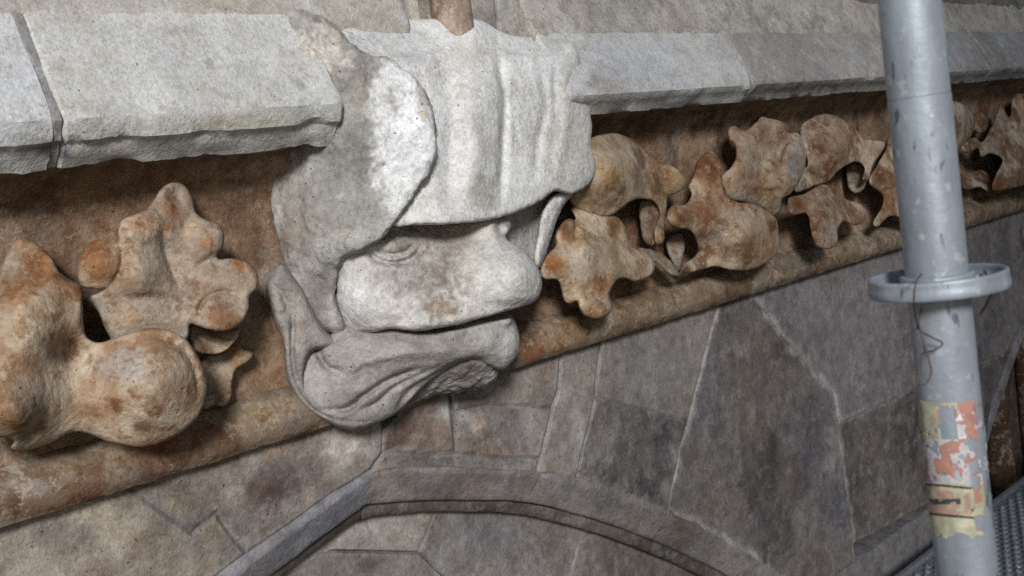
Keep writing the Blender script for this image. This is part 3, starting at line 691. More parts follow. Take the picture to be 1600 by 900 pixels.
# face
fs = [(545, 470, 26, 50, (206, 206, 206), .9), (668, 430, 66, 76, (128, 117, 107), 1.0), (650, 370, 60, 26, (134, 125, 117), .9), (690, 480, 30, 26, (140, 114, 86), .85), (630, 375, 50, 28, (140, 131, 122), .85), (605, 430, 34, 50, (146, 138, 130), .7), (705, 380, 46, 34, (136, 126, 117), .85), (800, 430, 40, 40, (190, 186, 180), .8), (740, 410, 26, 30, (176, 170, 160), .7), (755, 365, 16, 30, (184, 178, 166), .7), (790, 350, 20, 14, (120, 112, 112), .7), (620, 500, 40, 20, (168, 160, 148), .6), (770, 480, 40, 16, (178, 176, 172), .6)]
face = sculpt('face', [
    Lr([(512, 398), (540, 380), (580, 362), (612, 340), (680, 330), (760, 320), (790, 322), (800, 350), (790, 372), (806, 384), (828, 402), (842, 424), (846, 448), (838, 468), (815, 478), (775, 490), (740, 500), (700, 510), (655, 516), (610, 514), (575, 520), (546, 522), (530, 494), (520, 450)],
       [(512, 398, .06), (520, 450, .065), (546, 520, .07), (530, 430, .08), (560, 390, .115), (556, 470, .12), (575, 515, .12), (600, 440, .145), (620, 385, .126), (620, 500, .155), (660, 362, .128), (680, 430, .165), (660, 500, .18), (720, 352, .132), (765, 345, .17), (770, 375, .195), (735, 420, .195), (760, 440, .218), (800, 395, .222), (815, 430, .246), (838, 440, .235), (800, 468, .235), (745, 470, .21), (720, 500, .20), (790, 335, .16)], r=.02),
], M_GREY, head, (180, 175, 168), seed=431, palette=PAL_HEAD, spots=fs, noise=.0022, nscale=30, smooth_it=3,
    grooves=[([(572, 388), (588, 404), (615, 412), (644, 404), (658, 384)], 5, .015), ([(584, 384), (604, 397), (632, 395), (650, 378)], 3.5, .008), ([(712, 386), (702, 424), (712, 456), (742, 474)], 9, .009), ([(776, 404), (772, 432), (776, 456)], 10, .004), ([(768, 345), (775, 378)], 6, -.006), ([(775, 350), (790, 372)], 8, .012), ([(560, 505), (640, 500), (720, 490), (800, 476)], 6, .002)],
    bumps=[(812, 430, (36, 34), .008), (742, 422, (34, 30), .007), (800, 478, (40, 10), -.008), (618, 380, (26, 13), .014), (565, 460, (20, 40), .006), (600, 362, (44, 12), -.010), (612, 418, (40, 8), .006), (665, 350, (30, 14), -.008)])
eye = sculpt('eye', [Lr([(586, 382), (602, 366), (622, 360), (642, 366), (652, 378), (636, 390), (614, 395), (598, 392)], [(586, 382, .126), (620, 380, .154), (652, 378, .146)], bulge=.013, R=15, th=.05, r=.006)], M_GREY, face, (172, 164, 156), seed=435, palette=PAL_HEAD, noise=.001, smooth_it=1, step=2.0)
eye2 = sculpt('eye', [Lr(circ(803, 352, 18, 9, -15), [(785, 352, .145), (820, 348, .135)], bulge=.012, R=9, th=.05, r=.006)], M_GREY, face, (150, 142, 138), seed=436, noise=.0015,
              grooves=[([(786, 358), (803, 363), (820, 350)], 3, .004)])
sculpt('far_cheek', [Lr([(770, 326), (850, 305), (872, 306), (868, 340), (855, 380), (846, 420), (836, 440), (800, 420), (780, 380)], [(770, 330, .12), (840, 320, .09), (860, 330, .085), (840, 400, .09), (800, 400, .11)], r=.01)], M_GREY, head, (160, 154, 150), seed=437, noise=.003, palette=PAL_HEAD)
sculpt('hair_strand', [Lr([(866, 304), (896, 300), (880, 322), (868, 350), (858, 382), (846, 414), (838, 420), (834, 400), (840, 370), (846, 335)], [(880, 305, .125), (850, 370, .12), (842, 412, .115)], th=.06, r=.01, bulge=.008, R=12)],
       M_GREY, head, (186, 184, 182), seed=438, palette=PAL_HEAD, noise=.002)
# lower jaw with sweeping beard
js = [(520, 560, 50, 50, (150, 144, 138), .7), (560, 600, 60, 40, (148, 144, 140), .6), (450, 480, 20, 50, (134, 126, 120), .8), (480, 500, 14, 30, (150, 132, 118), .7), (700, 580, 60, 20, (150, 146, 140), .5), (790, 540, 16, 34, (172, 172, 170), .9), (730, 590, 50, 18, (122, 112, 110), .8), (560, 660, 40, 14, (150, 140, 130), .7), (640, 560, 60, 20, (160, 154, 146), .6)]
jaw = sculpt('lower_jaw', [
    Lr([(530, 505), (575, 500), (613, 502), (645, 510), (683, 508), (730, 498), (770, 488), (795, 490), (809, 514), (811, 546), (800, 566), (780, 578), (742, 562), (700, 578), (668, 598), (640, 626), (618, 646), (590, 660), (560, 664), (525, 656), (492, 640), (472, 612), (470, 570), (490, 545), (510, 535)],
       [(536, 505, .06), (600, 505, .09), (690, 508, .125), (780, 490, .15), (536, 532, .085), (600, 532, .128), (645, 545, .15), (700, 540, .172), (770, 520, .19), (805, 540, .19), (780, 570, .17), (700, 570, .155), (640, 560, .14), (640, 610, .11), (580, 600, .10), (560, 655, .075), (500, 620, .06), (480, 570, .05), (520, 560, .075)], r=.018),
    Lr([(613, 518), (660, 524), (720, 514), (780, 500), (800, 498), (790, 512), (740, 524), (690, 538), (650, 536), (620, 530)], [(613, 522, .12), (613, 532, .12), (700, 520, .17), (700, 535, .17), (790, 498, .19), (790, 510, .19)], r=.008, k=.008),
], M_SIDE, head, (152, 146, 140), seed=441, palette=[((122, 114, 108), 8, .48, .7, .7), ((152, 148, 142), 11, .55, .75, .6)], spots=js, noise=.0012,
    grooves=[([(497, 520), (498, 550), (512, 574), (540, 582)], 6, .014), ([(500, 640), (543, 638), (570, 618), (600, 598), (632, 584), (665, 574)], 4.5, .014), ([(552, 646), (588, 630), (616, 606), (650, 588), (700, 568)], 4, .010), ([(620, 645), (636, 616), (668, 592), (720, 570), (770, 560)], 5, .012), ([(540, 590), (556, 572), (584, 562), (640, 552), (720, 545)], 7, -.006)],
    bumps=[(560, 610, (30, 16), .006), (520, 548, (14, 10), .006)])
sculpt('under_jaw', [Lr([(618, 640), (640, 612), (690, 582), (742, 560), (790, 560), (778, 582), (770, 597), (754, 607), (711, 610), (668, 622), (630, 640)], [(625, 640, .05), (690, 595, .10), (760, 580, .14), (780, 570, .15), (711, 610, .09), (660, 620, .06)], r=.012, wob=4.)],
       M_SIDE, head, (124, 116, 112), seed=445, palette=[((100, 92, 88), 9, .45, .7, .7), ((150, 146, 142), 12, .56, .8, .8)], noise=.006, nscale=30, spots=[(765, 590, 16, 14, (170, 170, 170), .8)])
sculpt('moustache_curl', [
    Lr([(438, 413), (450, 420), (470, 445), (484, 470), (500, 500), (516, 522), (540, 530), (520, 545), (492, 548), (480, 570), (478, 604), (496, 632), (530, 650), (580, 652), (622, 634), (606, 652), (575, 668), (547, 672), (512, 660), (477, 637), (458, 612), (446, 581), (442, 535), (430, 502), (419, 470), (416, 440)],
       [(438, 415, .03), (418, 450, .03), (440, 440, .045), (470, 480, .05), (450, 520, .05), (510, 525, .06), (450, 580, .04), (475, 560, .055), (470, 620, .04), (500, 648, .05), (550, 665, .06), (600, 650, .07)], r=.012, bulge=.012, R=14),
], M_SIDE, head, (138, 131, 124), seed=447, palette=[((122, 112, 104), 8, .48, .75, .7), ((158, 150, 142), 11, .55, .8, .6)], noise=.0012,
    grooves=[([(450, 458), (457, 500), (457, 560), (470, 608), (500, 640), (545, 656)], 4.5, .012), ([(424, 445), (438, 455), (448, 480), (446, 506)], 4, .008)], bumps=[(440, 492, 4, -.008), (432, 440, (8, 14), .004)], spots=[(450, 440, 20, 20, (128, 122, 118), .7), (470, 500, 16, 40, (150, 134, 122), .7)])

# ================================================================== CARVED LEAVES
GL = 'stone leaves carved along the frieze'
def leaf(name, label, layers, parent=None, base=(160, 128, 94), **kw):
    o = sculpt(name, layers, M_LEAF, parent, base, palette=kw.pop('palette', PAL_LEAF), **kw)
    if parent is None: tag(o, label, 'carved leaf', GL)
    return o
def core(L, inset=20, drop=.02):
    c = dict(L); c['inset'] = inset; c['th'] = None; c['bulge'] = 0; c['k'] = .02
    c['d'] = [(a, b, q - drop) for a, b, q in L['d']] if not isinstance(L['d'], (int, float)) else L['d'] - drop
    return c

# big leaf with rolled tip, left
b1 = Lr([(32, 371), (52, 378), (78, 399), (92, 424), (112, 439), (128, 447), (129, 480), (130, 512), (138, 530), (158, 536), (190, 524), (243, 512), (290, 530), (317, 572), (323, 606), (314, 643), (289, 671), (255, 691), (218, 698), (177, 692), (149, 681), (127, 674), (106, 676), (87, 687), (62, 698), (34, 704), (16, 700), (22, 688), (0, 684), (-40, 690), (-70, 640), (-60, 540), (-30, 470), (-4, 440), (6, 410), (17, 387)],
        [(32, 375, .075), (60, 400, .09), (100, 450, .12), (20, 460, .13), (60, 520, .16), (-40, 560, .15), (112, 520, .125), (110, 548, .105), (150, 555, .125), (20, 590, .165), (30, 650, .17), (80, 630, .14), (120, 660, .12), (190, 560, .15), (200, 620, .165), (250, 600, .185), (300, 560, .165), (318, 610, .155), (260, 680, .145), (200, 690, .125), (150, 676, .11), (60, 690, .10), (30, 700, .10), (-50, 650, .14)], th=.05, r=.006)
s1 = [(110, 545, 34, 24, (108, 62, 34), .9), (60, 430, 36, 34, (156, 96, 50), .8), (35, 460, 24, 30, (170, 112, 66), .7), (60, 520, 60, 40, (188, 164, 134), .8), (30, 610, 40, 40, (170, 150, 132), .7), (200, 570, 60, 30, (164, 154, 146), .85), (250, 610, 60, 40, (160, 134, 110), .5), (170, 630, 60, 30, (152, 108, 70), .6), (110, 650, 50, 20, (140, 100, 66), .6), (240, 680, 60, 20, (146, 118, 92), .6), (235, 640, 30, 20, (128, 88, 58), .6), (40, 395, 20, 14, (178, 146, 116), .6), (180, 520, 40, 20, (176, 158, 140), .7), (25, 660, 30, 20, (160, 128, 94), .6)]
big = leaf('carved_leaf', 'large ochre stone leaf with swollen rolled tip at the far left', [b1, core(b1, 40, .03)], seed=501, spots=s1, noise=.0013,
           grooves=[([(230, 522), (280, 540), (303, 575), (311, 620)], 4, .007), ([(128, 560), (170, 545), (230, 530)], 14, .004), ([(70, 640), (60, 665), (34, 686)], 10, .012), ([(20, 480), (60, 470), (100, 480)], 16, -.006)],
           bumps=[(240, 612, (84, 74), .014), (25, 640, (44, 40), .012), (60, 545, (50, 40), .008), (112, 545, (26, 22), -.014), (120, 640, (40, 30), -.006), (60, 420, (20, 30), -.004)])
# lobed leaf above it
b2 = Lr([(272, 284), (290, 291), (301, 310), (306, 332), (321, 343), (341, 350), (350, 367), (347, 387), (338, 399), (343, 406), (360, 404), (383, 408), (398, 422), (404, 437), (400, 452), (389, 463), (388, 482), (379, 501), (362, 514), (340, 518), (318, 512), (297, 506), (292, 530), (250, 545), (190, 545), (168, 520), (152, 486), (133, 468), (150, 459), (170, 450), (150, 452), (127, 446), (121, 424), (126, 400), (140, 379), (162, 373), (184, 380), (184, 362), (190, 344), (209, 336), (228, 328), (238, 315), (254, 293)],
        [(272, 288, .078), (245, 320, .092), (300, 320, .08), (198, 350, .105), (250, 360, .105), (262, 400, .088), (340, 365, .115), (310, 390, .11), (220, 420, .118), (270, 450, .105), (390, 430, .112), (345, 440, .11), (345, 505, .125), (310, 490, .115), (200, 490, .105), (160, 490, .085), (230, 530, .095), (128, 425, .092), (155, 415, .108), (180, 430, .105), (160, 380, .10)], th=.04, r=.006)
lobes = []
s2 = [(155, 414, 30, 32, (156, 108, 68), .9), (270, 320, 26, 36, (154, 96, 52), .8), (225, 355, 36, 18, (166, 108, 62), .8), (300, 350, 24, 20, (186, 168, 146), .7), (325, 380, 24, 20, (174, 124, 78), .7), (230, 420, 40, 40, (184, 164, 140), .85), (375, 415, 24, 16, (178, 110, 52), .9), (330, 455, 34, 20, (158, 136, 114), .8), (345, 495, 30, 20, (158, 108, 74), .8), (230, 460, 40, 12, (124, 76, 48), .7), (200, 500, 50, 30, (190, 160, 126), .7), (255, 330, 14, 30, (186, 156, 122), .6)]
up = leaf('carved_leaf', 'five lobed ochre stone leaf just left of the carved head', [b2] + lobes + [core(b2, 34, .02)], seed=511, spots=s2, noise=.0013,
          grooves=[([(256, 345), (254, 380), (266, 420), (284, 460)], 7, .007), ([(188, 378), (190, 415), (172, 452)], 5, .008), ([(340, 402), (320, 408), (300, 425)], 6, .006), ([(308, 500), (316, 472), (345, 456), (385, 464)], 4, .009), ([(306, 335), (292, 345), (282, 362)], 6, .005)],
          bumps=[(274, 305, (12, 22), -.008), (155, 413, (40, 44), .006), (325, 368, (26, 22), .006), (375, 432, (26, 20), .005), (345, 488, (34, 28), .010), (212, 362, (24, 18), .005), (225, 430, (30, 24), .008), (220, 466, (44, 8), -.008), (290, 420, (18, 30), -.006)])
leaf('curled_edge', '', [Lr([(296, 506), (316, 512), (345, 518), (374, 512), (370, 532), (350, 550), (328, 554), (306, 548), (297, 530)], [(296, 510, .06), (340, 520, .045), (372, 514, .075), (340, 553, .085), (310, 545, .08)], th=.02, r=.006)], up, seed=513, base=(150, 130, 112), noise=.002)
leaf('leaflet', '', [Lr([(318, 560), (345, 552), (372, 530), (378, 545), (396, 552), (386, 566), (370, 578), (362, 600), (362, 618), (350, 634), (334, 632), (318, 640), (306, 600)], [(318, 560, .03), (395, 553, .045), (360, 590, .04), (352, 634, .05), (335, 600, .015)], th=None, r=.006)], up, seed=515, base=(150, 116, 82), noise=.002)

# right of the head
b3 = Lr([(905, 240), (927, 214), (959, 208), (976, 212), (994, 221), (1012, 238), (1027, 252), (1043, 256), (1060, 266), (1073, 282), (1066, 296), (1054, 303), (1043, 308), (1041, 330), (1038, 352), (1037, 377), (1024, 381), (1022, 360), (1030, 335), (1022, 316), (1000, 311), (985, 315), (968, 328), (955, 336), (935, 338), (905, 330), (888, 310), (890, 270)],
        [(905, 240, .08), (960, 215, .075), (940, 270, .115), (970, 270, .12), (1000, 240, .085), (1030, 265, .085), (1060, 280, .105), (1045, 300, .09), (1030, 330, .095), (1030, 375, .10), (960, 325, .095), (900, 310, .07), (1005, 290, .10)], th=.035, r=.006)
l3 = leaf('carved_leaf', 'bulging ochre stone leaf tucked against the right side of the head', [b3, core(b3, 24, .02)], seed=521, base=(150, 124, 90), noise=.0013,
          bumps=[(952, 275, (40, 46), .014), (1055, 285, (16, 12), .006)], grooves=[([(1010, 245), (1000, 280), (1010, 310)], 8, .006), ([(1032, 262), (1040, 300)], 6, .005)],
          spots=[(955, 270, 30, 30, (176, 146, 98), .7), (945, 298, 16, 12, (140, 84, 46), .8), (960, 320, 40, 14, (140, 112, 82), .6), (1060, 285, 16, 12, (168, 146, 104), .8), (960, 225, 40, 14, (150, 132, 110), .6)])
leaf('curled_edge', '', [Lr([(1000, 314), (1022, 314), (1032, 335), (1024, 360), (1024, 381), (1008, 381), (1000, 350)], [(1000, 320, .045), (1010, 370, .06), (1024, 345, .075), (1020, 378, .085)], th=None, r=.006)], l3, seed=522, base=(120, 108, 94), noise=.002)
b4 = Lr([(892, 325), (910, 326), (935, 334), (960, 336), (975, 352), (980, 372), (988, 386), (1003, 393), (1018, 404), (1020, 420), (1012, 432), (992, 439), (976, 435), (964, 437), (956, 450), (951, 465), (955, 479), (950, 490), (931, 496), (914, 490), (906, 478), (903, 469), (889, 475), (881, 468), (876, 450), (870, 437), (851, 436), (844, 425), (848, 411), (856, 397), (870, 384), (884, 368), (900, 346)],
        [(900, 330, .07), (950, 340, .085), (930, 380, .115), (970, 370, .09), (890, 375, .11), (860, 410, .115), (850, 428, .105), (910, 410, .13), (960, 410, .12), (1005, 415, .105), (930, 450, .13), (930, 488, .125), (885, 460, .11)], th=.035, r=.006)
l4 = leaf('carved_leaf', 'star shaped ochre stone leaf with blunt lobes below the bulging one beside the nose', [b4, Lr(circ(931, 477, 24, 19), .115, th=.03, bulge=0.0120, R=20, k=.014), Lr(circ(1000, 417, 22, 20), .095, th=.03, bulge=0.0108, R=20, k=.014), Lr(circ(884, 362, 14, 24, 30), .10, th=.03, bulge=0.0090, R=14, k=.01), core(b4, 22, .02)], seed=531, noise=.0013,
          grooves=[([(925, 400), (945, 430), (940, 450)], 9, .006), ([(905, 360), (915, 400)], 8, -.005), ([(960, 350), (970, 380)], 6, .006), ([(900, 350), (898, 380), (880, 392)], 5, .006)],
          bumps=[(925, 405, (24, 24), .008)], spots=[(870, 415, 26, 18, (168, 112, 54), .9), (930, 400, 30, 26, (170, 152, 130), .8), (960, 350, 14, 20, (144, 88, 52), .7), (890, 372, 20, 16, (154, 108, 60), .7), (938, 445, 16, 16, (140, 84, 46), .8), (931, 485, 20, 12, (168, 122, 66), .7), (1000, 418, 18, 14, (156, 122, 84), .7)])
leaf('tail', '', [Lr([(990, 388), (1020, 390), (1042, 402), (1055, 416), (1063, 430), (1052, 431), (1038, 422), (1025, 410), (1005, 408)], [(990, 392, .085), (1030, 402, .075), (1060, 428, .085)], th=.025, r=.006)], l4, seed=532, base=(150, 130, 108), noise=.002)
leaf('curled_edge', '', [Lr([(1040, 378), (1060, 364), (1070, 372), (1068, 400), (1062, 424), (1050, 410)], [(1040, 380, .03), (1065, 400, .05)], th=None, r=.006)], l4, seed=533, base=(130, 112, 92), noise=.002)

b5 = Lr([(1110, 235), (1121, 246), (1128, 264), (1127, 284), (1135, 304), (1152, 316), (1180, 319), (1209, 337), (1217, 361), (1217, 386), (1203, 406), (1176, 421), (1142, 422), (1117, 416), (1095, 422), (1070, 427), (1063, 419), (1072, 410), (1088, 398), (1090, 384), (1084, 367), (1074, 358), (1059, 357), (1046, 351), (1041, 336), (1050, 322), (1070, 320), (1080, 304), (1076, 292), (1084, 273), (1090, 251)],
        [(1108, 240, .075), (1100, 280, .10), (1085, 300, .09), (1060, 335, .11), (1100, 330, .12), (1110, 370, .11), (1130, 340, .125), (1170, 360, .145), (1205, 370, .12), (1180, 410, .12), (1120, 405, .10), (1075, 420, .095), (1095, 400, .085)], th=.04, r=.006)
l5 = leaf('carved_leaf', 'rust stained stone leaf with large round rolled tip in the middle of the right frieze', [b5, core(b5, 22, .025)], seed=541, noise=.0013, bumps=[(1170, 370, (46, 44), .013), (1062, 338, (18, 14), .008), (1105, 265, (12, 18), .006), (1110, 375, (18, 14), -.008)],
          grooves=[([(1095, 365), (1098, 390), (1085, 405)], 5, .008), ([(1118, 280), (1110, 320)], 6, .004), ([(1130, 330), (1110, 350), (1090, 350)], 8, .004)],
          spots=[(1105, 265, 22, 30, (132, 82, 56), .9), (1090, 320, 40, 20, (138, 88, 60), .8), (1110, 340, 20, 30, (140, 84, 52), .6), (1170, 340, 36, 20, (166, 150, 134), .8), (1190, 380, 30, 24, (172, 144, 112), .6), (1150, 390, 36, 18, (136, 100, 66), .6), (1130, 345, 12, 10, (110, 66, 40), .7), (1120, 320, 10, 20, (160, 130, 98), .6)])
b6 = Lr([(1137, 204), (1146, 196), (1160, 204), (1176, 196), (1190, 181), (1197, 184), (1212, 187), (1226, 193), (1231, 208), (1246, 207), (1256, 226), (1257, 253), (1251, 276), (1237, 301), (1222, 311), (1218, 328), (1208, 337), (1190, 326), (1165, 318), (1140, 312), (1130, 296), (1126, 276), (1142, 262), (1150, 244), (1148, 226), (1139, 218)],
        [(1140, 205, .07), (1190, 185, .06), (1180, 220, .085), (1170, 260, .105), (1160, 290, .11), (1215, 200, .085), (1205, 220, .07), (1240, 230, .085), (1240, 270, .115), (1215, 290, .12), (1190, 240, .085), (1190, 280, .10), (1210, 330, .085), (1130, 285, .09)], th=.035, r=.01)
leaf('carved_leaf', 'pale jagged topped stone leaf standing above the round rolled tip', [b6, Lr(circ(1238, 258, 20, 40, 8), .095, th=.03, bulge=0.0120, R=20, k=.012), core(b6, 22, .02)], seed=551, noise=.0013, base=(158, 132, 104),
     grooves=[([(1200, 195), (1192, 220), (1198, 240), (1186, 260)], 6, .010), ([(1160, 205), (1168, 240), (1160, 280)], 10, -.005), ([(1222, 215), (1214, 250), (1222, 280)], 7, .009), ([(1176, 296), (1205, 300), (1222, 292)], 6, .008)], bumps=[(1150, 210, (8, 8), .006), (1185, 255, (14, 20), -.006)],
     spots=[(1170, 240, 20, 40, (172, 150, 128), .8), (1160, 300, 30, 14, (176, 164, 150), .7), (1200, 210, 16, 20, (140, 96, 64), .7), (1240, 260, 14, 26, (132, 126, 122), .8), (1190, 300, 30, 10, (140, 98, 60), .7), (1215, 290, 14, 12, (160, 122, 84), .7), (1226, 210, 12, 20, (130, 80, 54), .6)])
b7 = Lr([(1250, 200), (1268, 184), (1293, 178), (1316, 186), (1334, 200), (1352, 216), (1372, 220), (1384, 224), (1376, 240), (1364, 258), (1357, 280), (1346, 282), (1351, 266), (1346, 256), (1332, 254), (1308, 268), (1296, 283), (1275, 290), (1250, 300), (1240, 298), (1250, 270), (1262, 256), (1254, 230)],
        [(1260, 200, .07), (1295, 190, .07), (1310, 225, .11), (1280, 240, .10), (1335, 215, .08), (1375, 225, .085), (1350, 245, .085), (1352, 278, .095), (1290, 275, .09), (1245, 296, .075)], th=.035, r=.006)
l7 = leaf('carved_leaf', 'brown hooded stone leaf arching over a hollow just left of the pole', [b7, core(b7, 20, .02)], seed=561, noise=.0013, base=(146, 120, 96), bumps=[(1312, 225, (30, 32), .011), (1285, 232, (16, 14), -.006), (1262, 280, (8, 14), -.006)], grooves=[([(1338, 206), (1328, 240), (1332, 254)], 6, .006), ([(1256, 262), (1270, 276), (1290, 282)], 5, .008)],
          spots=[(1282, 232, 20, 18, (112, 70, 44), .85), (1320, 225, 16, 30, (160, 128, 100), .7), (1300, 190, 30, 10, (150, 138, 126), .7), (1366, 235, 16, 12, (150, 116, 84), .6), (1250, 290, 12, 16, (128, 124, 120), .7)])
leaf('curled_edge', '', [Lr([(1324, 256), (1346, 256), (1353, 270), (1352, 292), (1338, 302), (1326, 294), (1322, 272)], [(1324, 260, .03), (1338, 298, .05), (1352, 285, .065)], th=None, r=.006)], l7, seed=562, base=(110, 100, 88), noise=.002)
b8 = Lr([(1230, 312), (1242, 306), (1258, 302), (1284, 288), (1306, 296), (1322, 311), (1348, 321), (1353, 338), (1338, 352), (1318, 346), (1309, 358), (1308, 380), (1292, 390), (1274, 382), (1266, 358), (1260, 334), (1236, 336)],
        [(1235, 320, .11), (1280, 295, .09), (1285, 330, .13), (1330, 325, .105), (1345, 340, .115), (1290, 380, .135), (1265, 330, .115)], th=.035, r=.006)
leaf('carved_leaf', 'small three lobed brown stone leaf hanging under the hooded leaf left of the pole', [b8, Lr(circ(1288, 374, 20, 16), .115, th=.03, bulge=0.0096, R=16, k=.012), Lr(circ(1336, 337, 17, 15), .095, th=.03, bulge=0.0090, R=15, k=.012), core(b8, 16, .02)], seed=571, noise=.0013, base=(140, 112, 88), grooves=[([(1262, 332), (1285, 322), (1300, 300)], 7, .004), ([(1310, 350), (1306, 330), (1320, 318)], 6, .006)],
     spots=[(1245, 318, 16, 12, (120, 78, 52), .8), (1280, 310, 20, 14, (150, 132, 116), .7), (1288, 380, 18, 10, (150, 110, 74), .7), (1270, 350, 10, 20, (118, 80, 54), .7)])
b9 = Lr([(1357, 280), (1370, 258), (1384, 232), (1392, 208), (1430, 190), (1470, 210), (1480, 270), (1460, 320), (1425, 345), (1400, 338), (1386, 340), (1370, 356), (1364, 346), (1378, 322), (1378, 304), (1362, 292)],
        [(1357, 282, .08), (1395, 215, .075), (1400, 280, .11), (1440, 270, .12), (1420, 335, .10), (1368, 350, .095), (1384, 310, .085), (1470, 250, .09)], th=.035, r=.006)
leaf('carved_leaf', 'brown stone leaf mostly hidden behind the scaffold pole', [b9, core(b9, 18, .02)], seed=581, base=(128, 98, 76), noise=.0013, step=3)
b10 = Lr([(1440, 190), (1465, 160), (1492, 158), (1511, 167), (1523, 186), (1521, 208), (1500, 230), (1480, 246), (1450, 240)], [(1450, 200, .08), (1495, 190, .10), (1515, 190, .085), (1490, 230, .09)], th=.03, r=.006)
leaf('carved_leaf', 'round brown stone leaf with a small disc beside it just right of the pole', [b10, Lr(circ(1531, 192, 15, 18), .07, th=.025, bulge=0.0060, R=14, k=.006), core(b10, 16, .02)], seed=591, base=(128, 100, 78), noise=.0013, step=2.4, bumps=[(1495, 195, (20, 22), .012)], grooves=[([(1521, 170), (1524, 215)], 4, .01)], spots=[(1500, 200, 20, 20, (140, 112, 90), .7)])
b11 = Lr([(1500, 226), (1522, 214), (1534, 222), (1550, 196), (1564, 164), (1577, 184), (1582, 152), (1600, 146), (1640, 160), (1640, 280), (1600, 290), (1560, 298), (1549, 294), (1556, 272), (1566, 250), (1548, 240), (1532, 246), (1528, 232), (1510, 240)],
         [(1510, 230, .08), (1564, 170, .075), (1590, 155, .07), (1560, 220, .10), (1600, 230, .12), (1580, 270, .12), (1553, 292, .11), (1630, 220, .11)], th=.035, r=.009)
leaf('carved_leaf', 'spiky brown stone leaf cut by the right edge of the picture', [b11, core(b11, 16, .02)], seed=601, base=(124, 96, 76), noise=.0013, step=2.4, bumps=[(1600, 260, (30, 20), .012)], spots=[(1565, 265, 8, 14, (150, 140, 130), .8)])
leaf('carved_leaf', 'thin wavy stone leaf edge low down between pole and spiky leaf', [Lr([(1470, 262), (1500, 262), (1520, 268), (1545, 262), (1552, 280), (1546, 300), (1530, 292), (1512, 297), (1496, 292), (1470, 296)], [(1470, 280, .05), (1510, 270, .04), (1510, 294, .085), (1545, 298, .08), (1535, 270, .03)], th=None, r=.007)], seed=611, base=(110, 84, 66), noise=.002, step=2.4)

# ================================================================== SCAFFOLD
def metal_material(name, col=(.30, .335, .375)):
    m = bpy.data.materials.new(name); m.use_nodes = True
    n = m.node_tree.nodes; l = m.node_tree.links; bs = n['Principled BSDF']
    bs.inputs['Metallic'].default_value = .35
    tc = n.new('ShaderNodeNewGeometry')
    mp = n.new('ShaderNodeMapping'); mp.inputs['Scale'].default_value = (1, 1, .35); l.new(tc.outputs['Position'], mp.inputs[0])
    def noise(sc, det, src):
        x = n.new('ShaderNodeTexNoise'); x.inputs['Scale'].default_value = sc; x.inputs['Detail'].default_value = det; l.new(src, x.inputs['Vector']); return x.outputs['Fac']
    def mix(f, a, b):
        x = n.new('ShaderNodeMix'); x.data_type = 'RGBA'; l.new(f, x.inputs['Factor'])
        for k, v in (('A', a), ('B', b)):
            if isinstance(v, tuple): x.inputs[k].default_value = (*v, 1)
            else: l.new(v, x.inputs[k])
        return x.outputs['Result']
    def ramp(v, a, b):
        x = n.new('ShaderNodeMapRange'); l.new(v, x.inputs[0]); x.inputs[1].default_value = a; x.inputs[2].default_value = b; return x.outputs[0]
    c = mix(ramp(noise(45, 5, mp.outputs[0]), .35, .65), tuple(q * .82 for q in col), tuple(q * 1.12 for q in col))
    c = mix(ramp(noise(120, 6, mp.outputs[0]), .63, .69), c, (.11, .12, .14))
    c = mix(ramp(noise(70, 9, tc.outputs['Position']), .62, .68), c, (.42, .45, .48))
    l.new(c, bs.inputs['Base Color'])
    r = n.new('ShaderNodeMapRange'); l.new(noise(90, 4, tc.outputs['Position']), r.inputs[0]); r.inputs[3].default_value = .42; r.inputs[4].default_value = .68
    l.new(r.outputs[0], bs.inputs['Roughness'])
    bp = n.new('ShaderNodeBump'); bp.inputs['Strength'].default_value = .25; bp.inputs['Distance'].default_value = .002
    l.new(noise(140, 5, tc.outputs['Position']), bp.inputs['Height']); l.new(bp.outputs[0], bs.inputs['Normal'])
    return m
M_ZINC = metal_material('galvanised_steel')
PZ = .0483 * FPX / 93.0
pc = ray_world(1466, 450, PZ); PXc, PYc = float(pc[0]), float(pc[1]); RT = .02415
def pole_z(px, py):                                     # height on the pole axis seen at that pixel row
    c = ray_world(px, py, 1.0); s = math.hypot(PXc, PYc) / math.hypot(c[0], c[1]); return float(c[2] * s)
pole = empty('scaffold_pole', (PXc, PYc, -1.2), 'galvanised steel scaffold pole with ring flange and torn sticker in front of the wall', 'scaffold pole')
def tube(name, r, z0, z1, nz, parent, mat, n=48):
    V = [(PXc + r * math.cos(2 * math.pi * j / n), PYc + r * math.sin(2 * math.pi * j / n), z) for z in np.linspace(z0, z1, nz) for j in range(n)]
    F = [[i * n + j, i * n + (j + 1) % n, (i + 1) * n + (j + 1) % n, (i + 1) * n + j] for i in range(nz - 1) for j in range(n)]
    k = len(V); V = V + V[:n] + V[-n:]
    F += [[k + q for q in range(n)][::-1], [k + n + q for q in range(n)]]
    return add_mesh(name, V, F, mat, parent, smooth=False)
zj = pole_z(1436, 152); zr = pole_z(1468, 442)
lo = tube('lower_tube', RT, -1.24, zj, 20, pole, M_ZINC)
hi = tube('upper_tube', RT * .985, zj + .0003, 1.6, 10, pole, M_ZINC)
for o in (lo, hi):
    for p in o.data.polygons: p.use_smooth = len(p.vertices) == 4
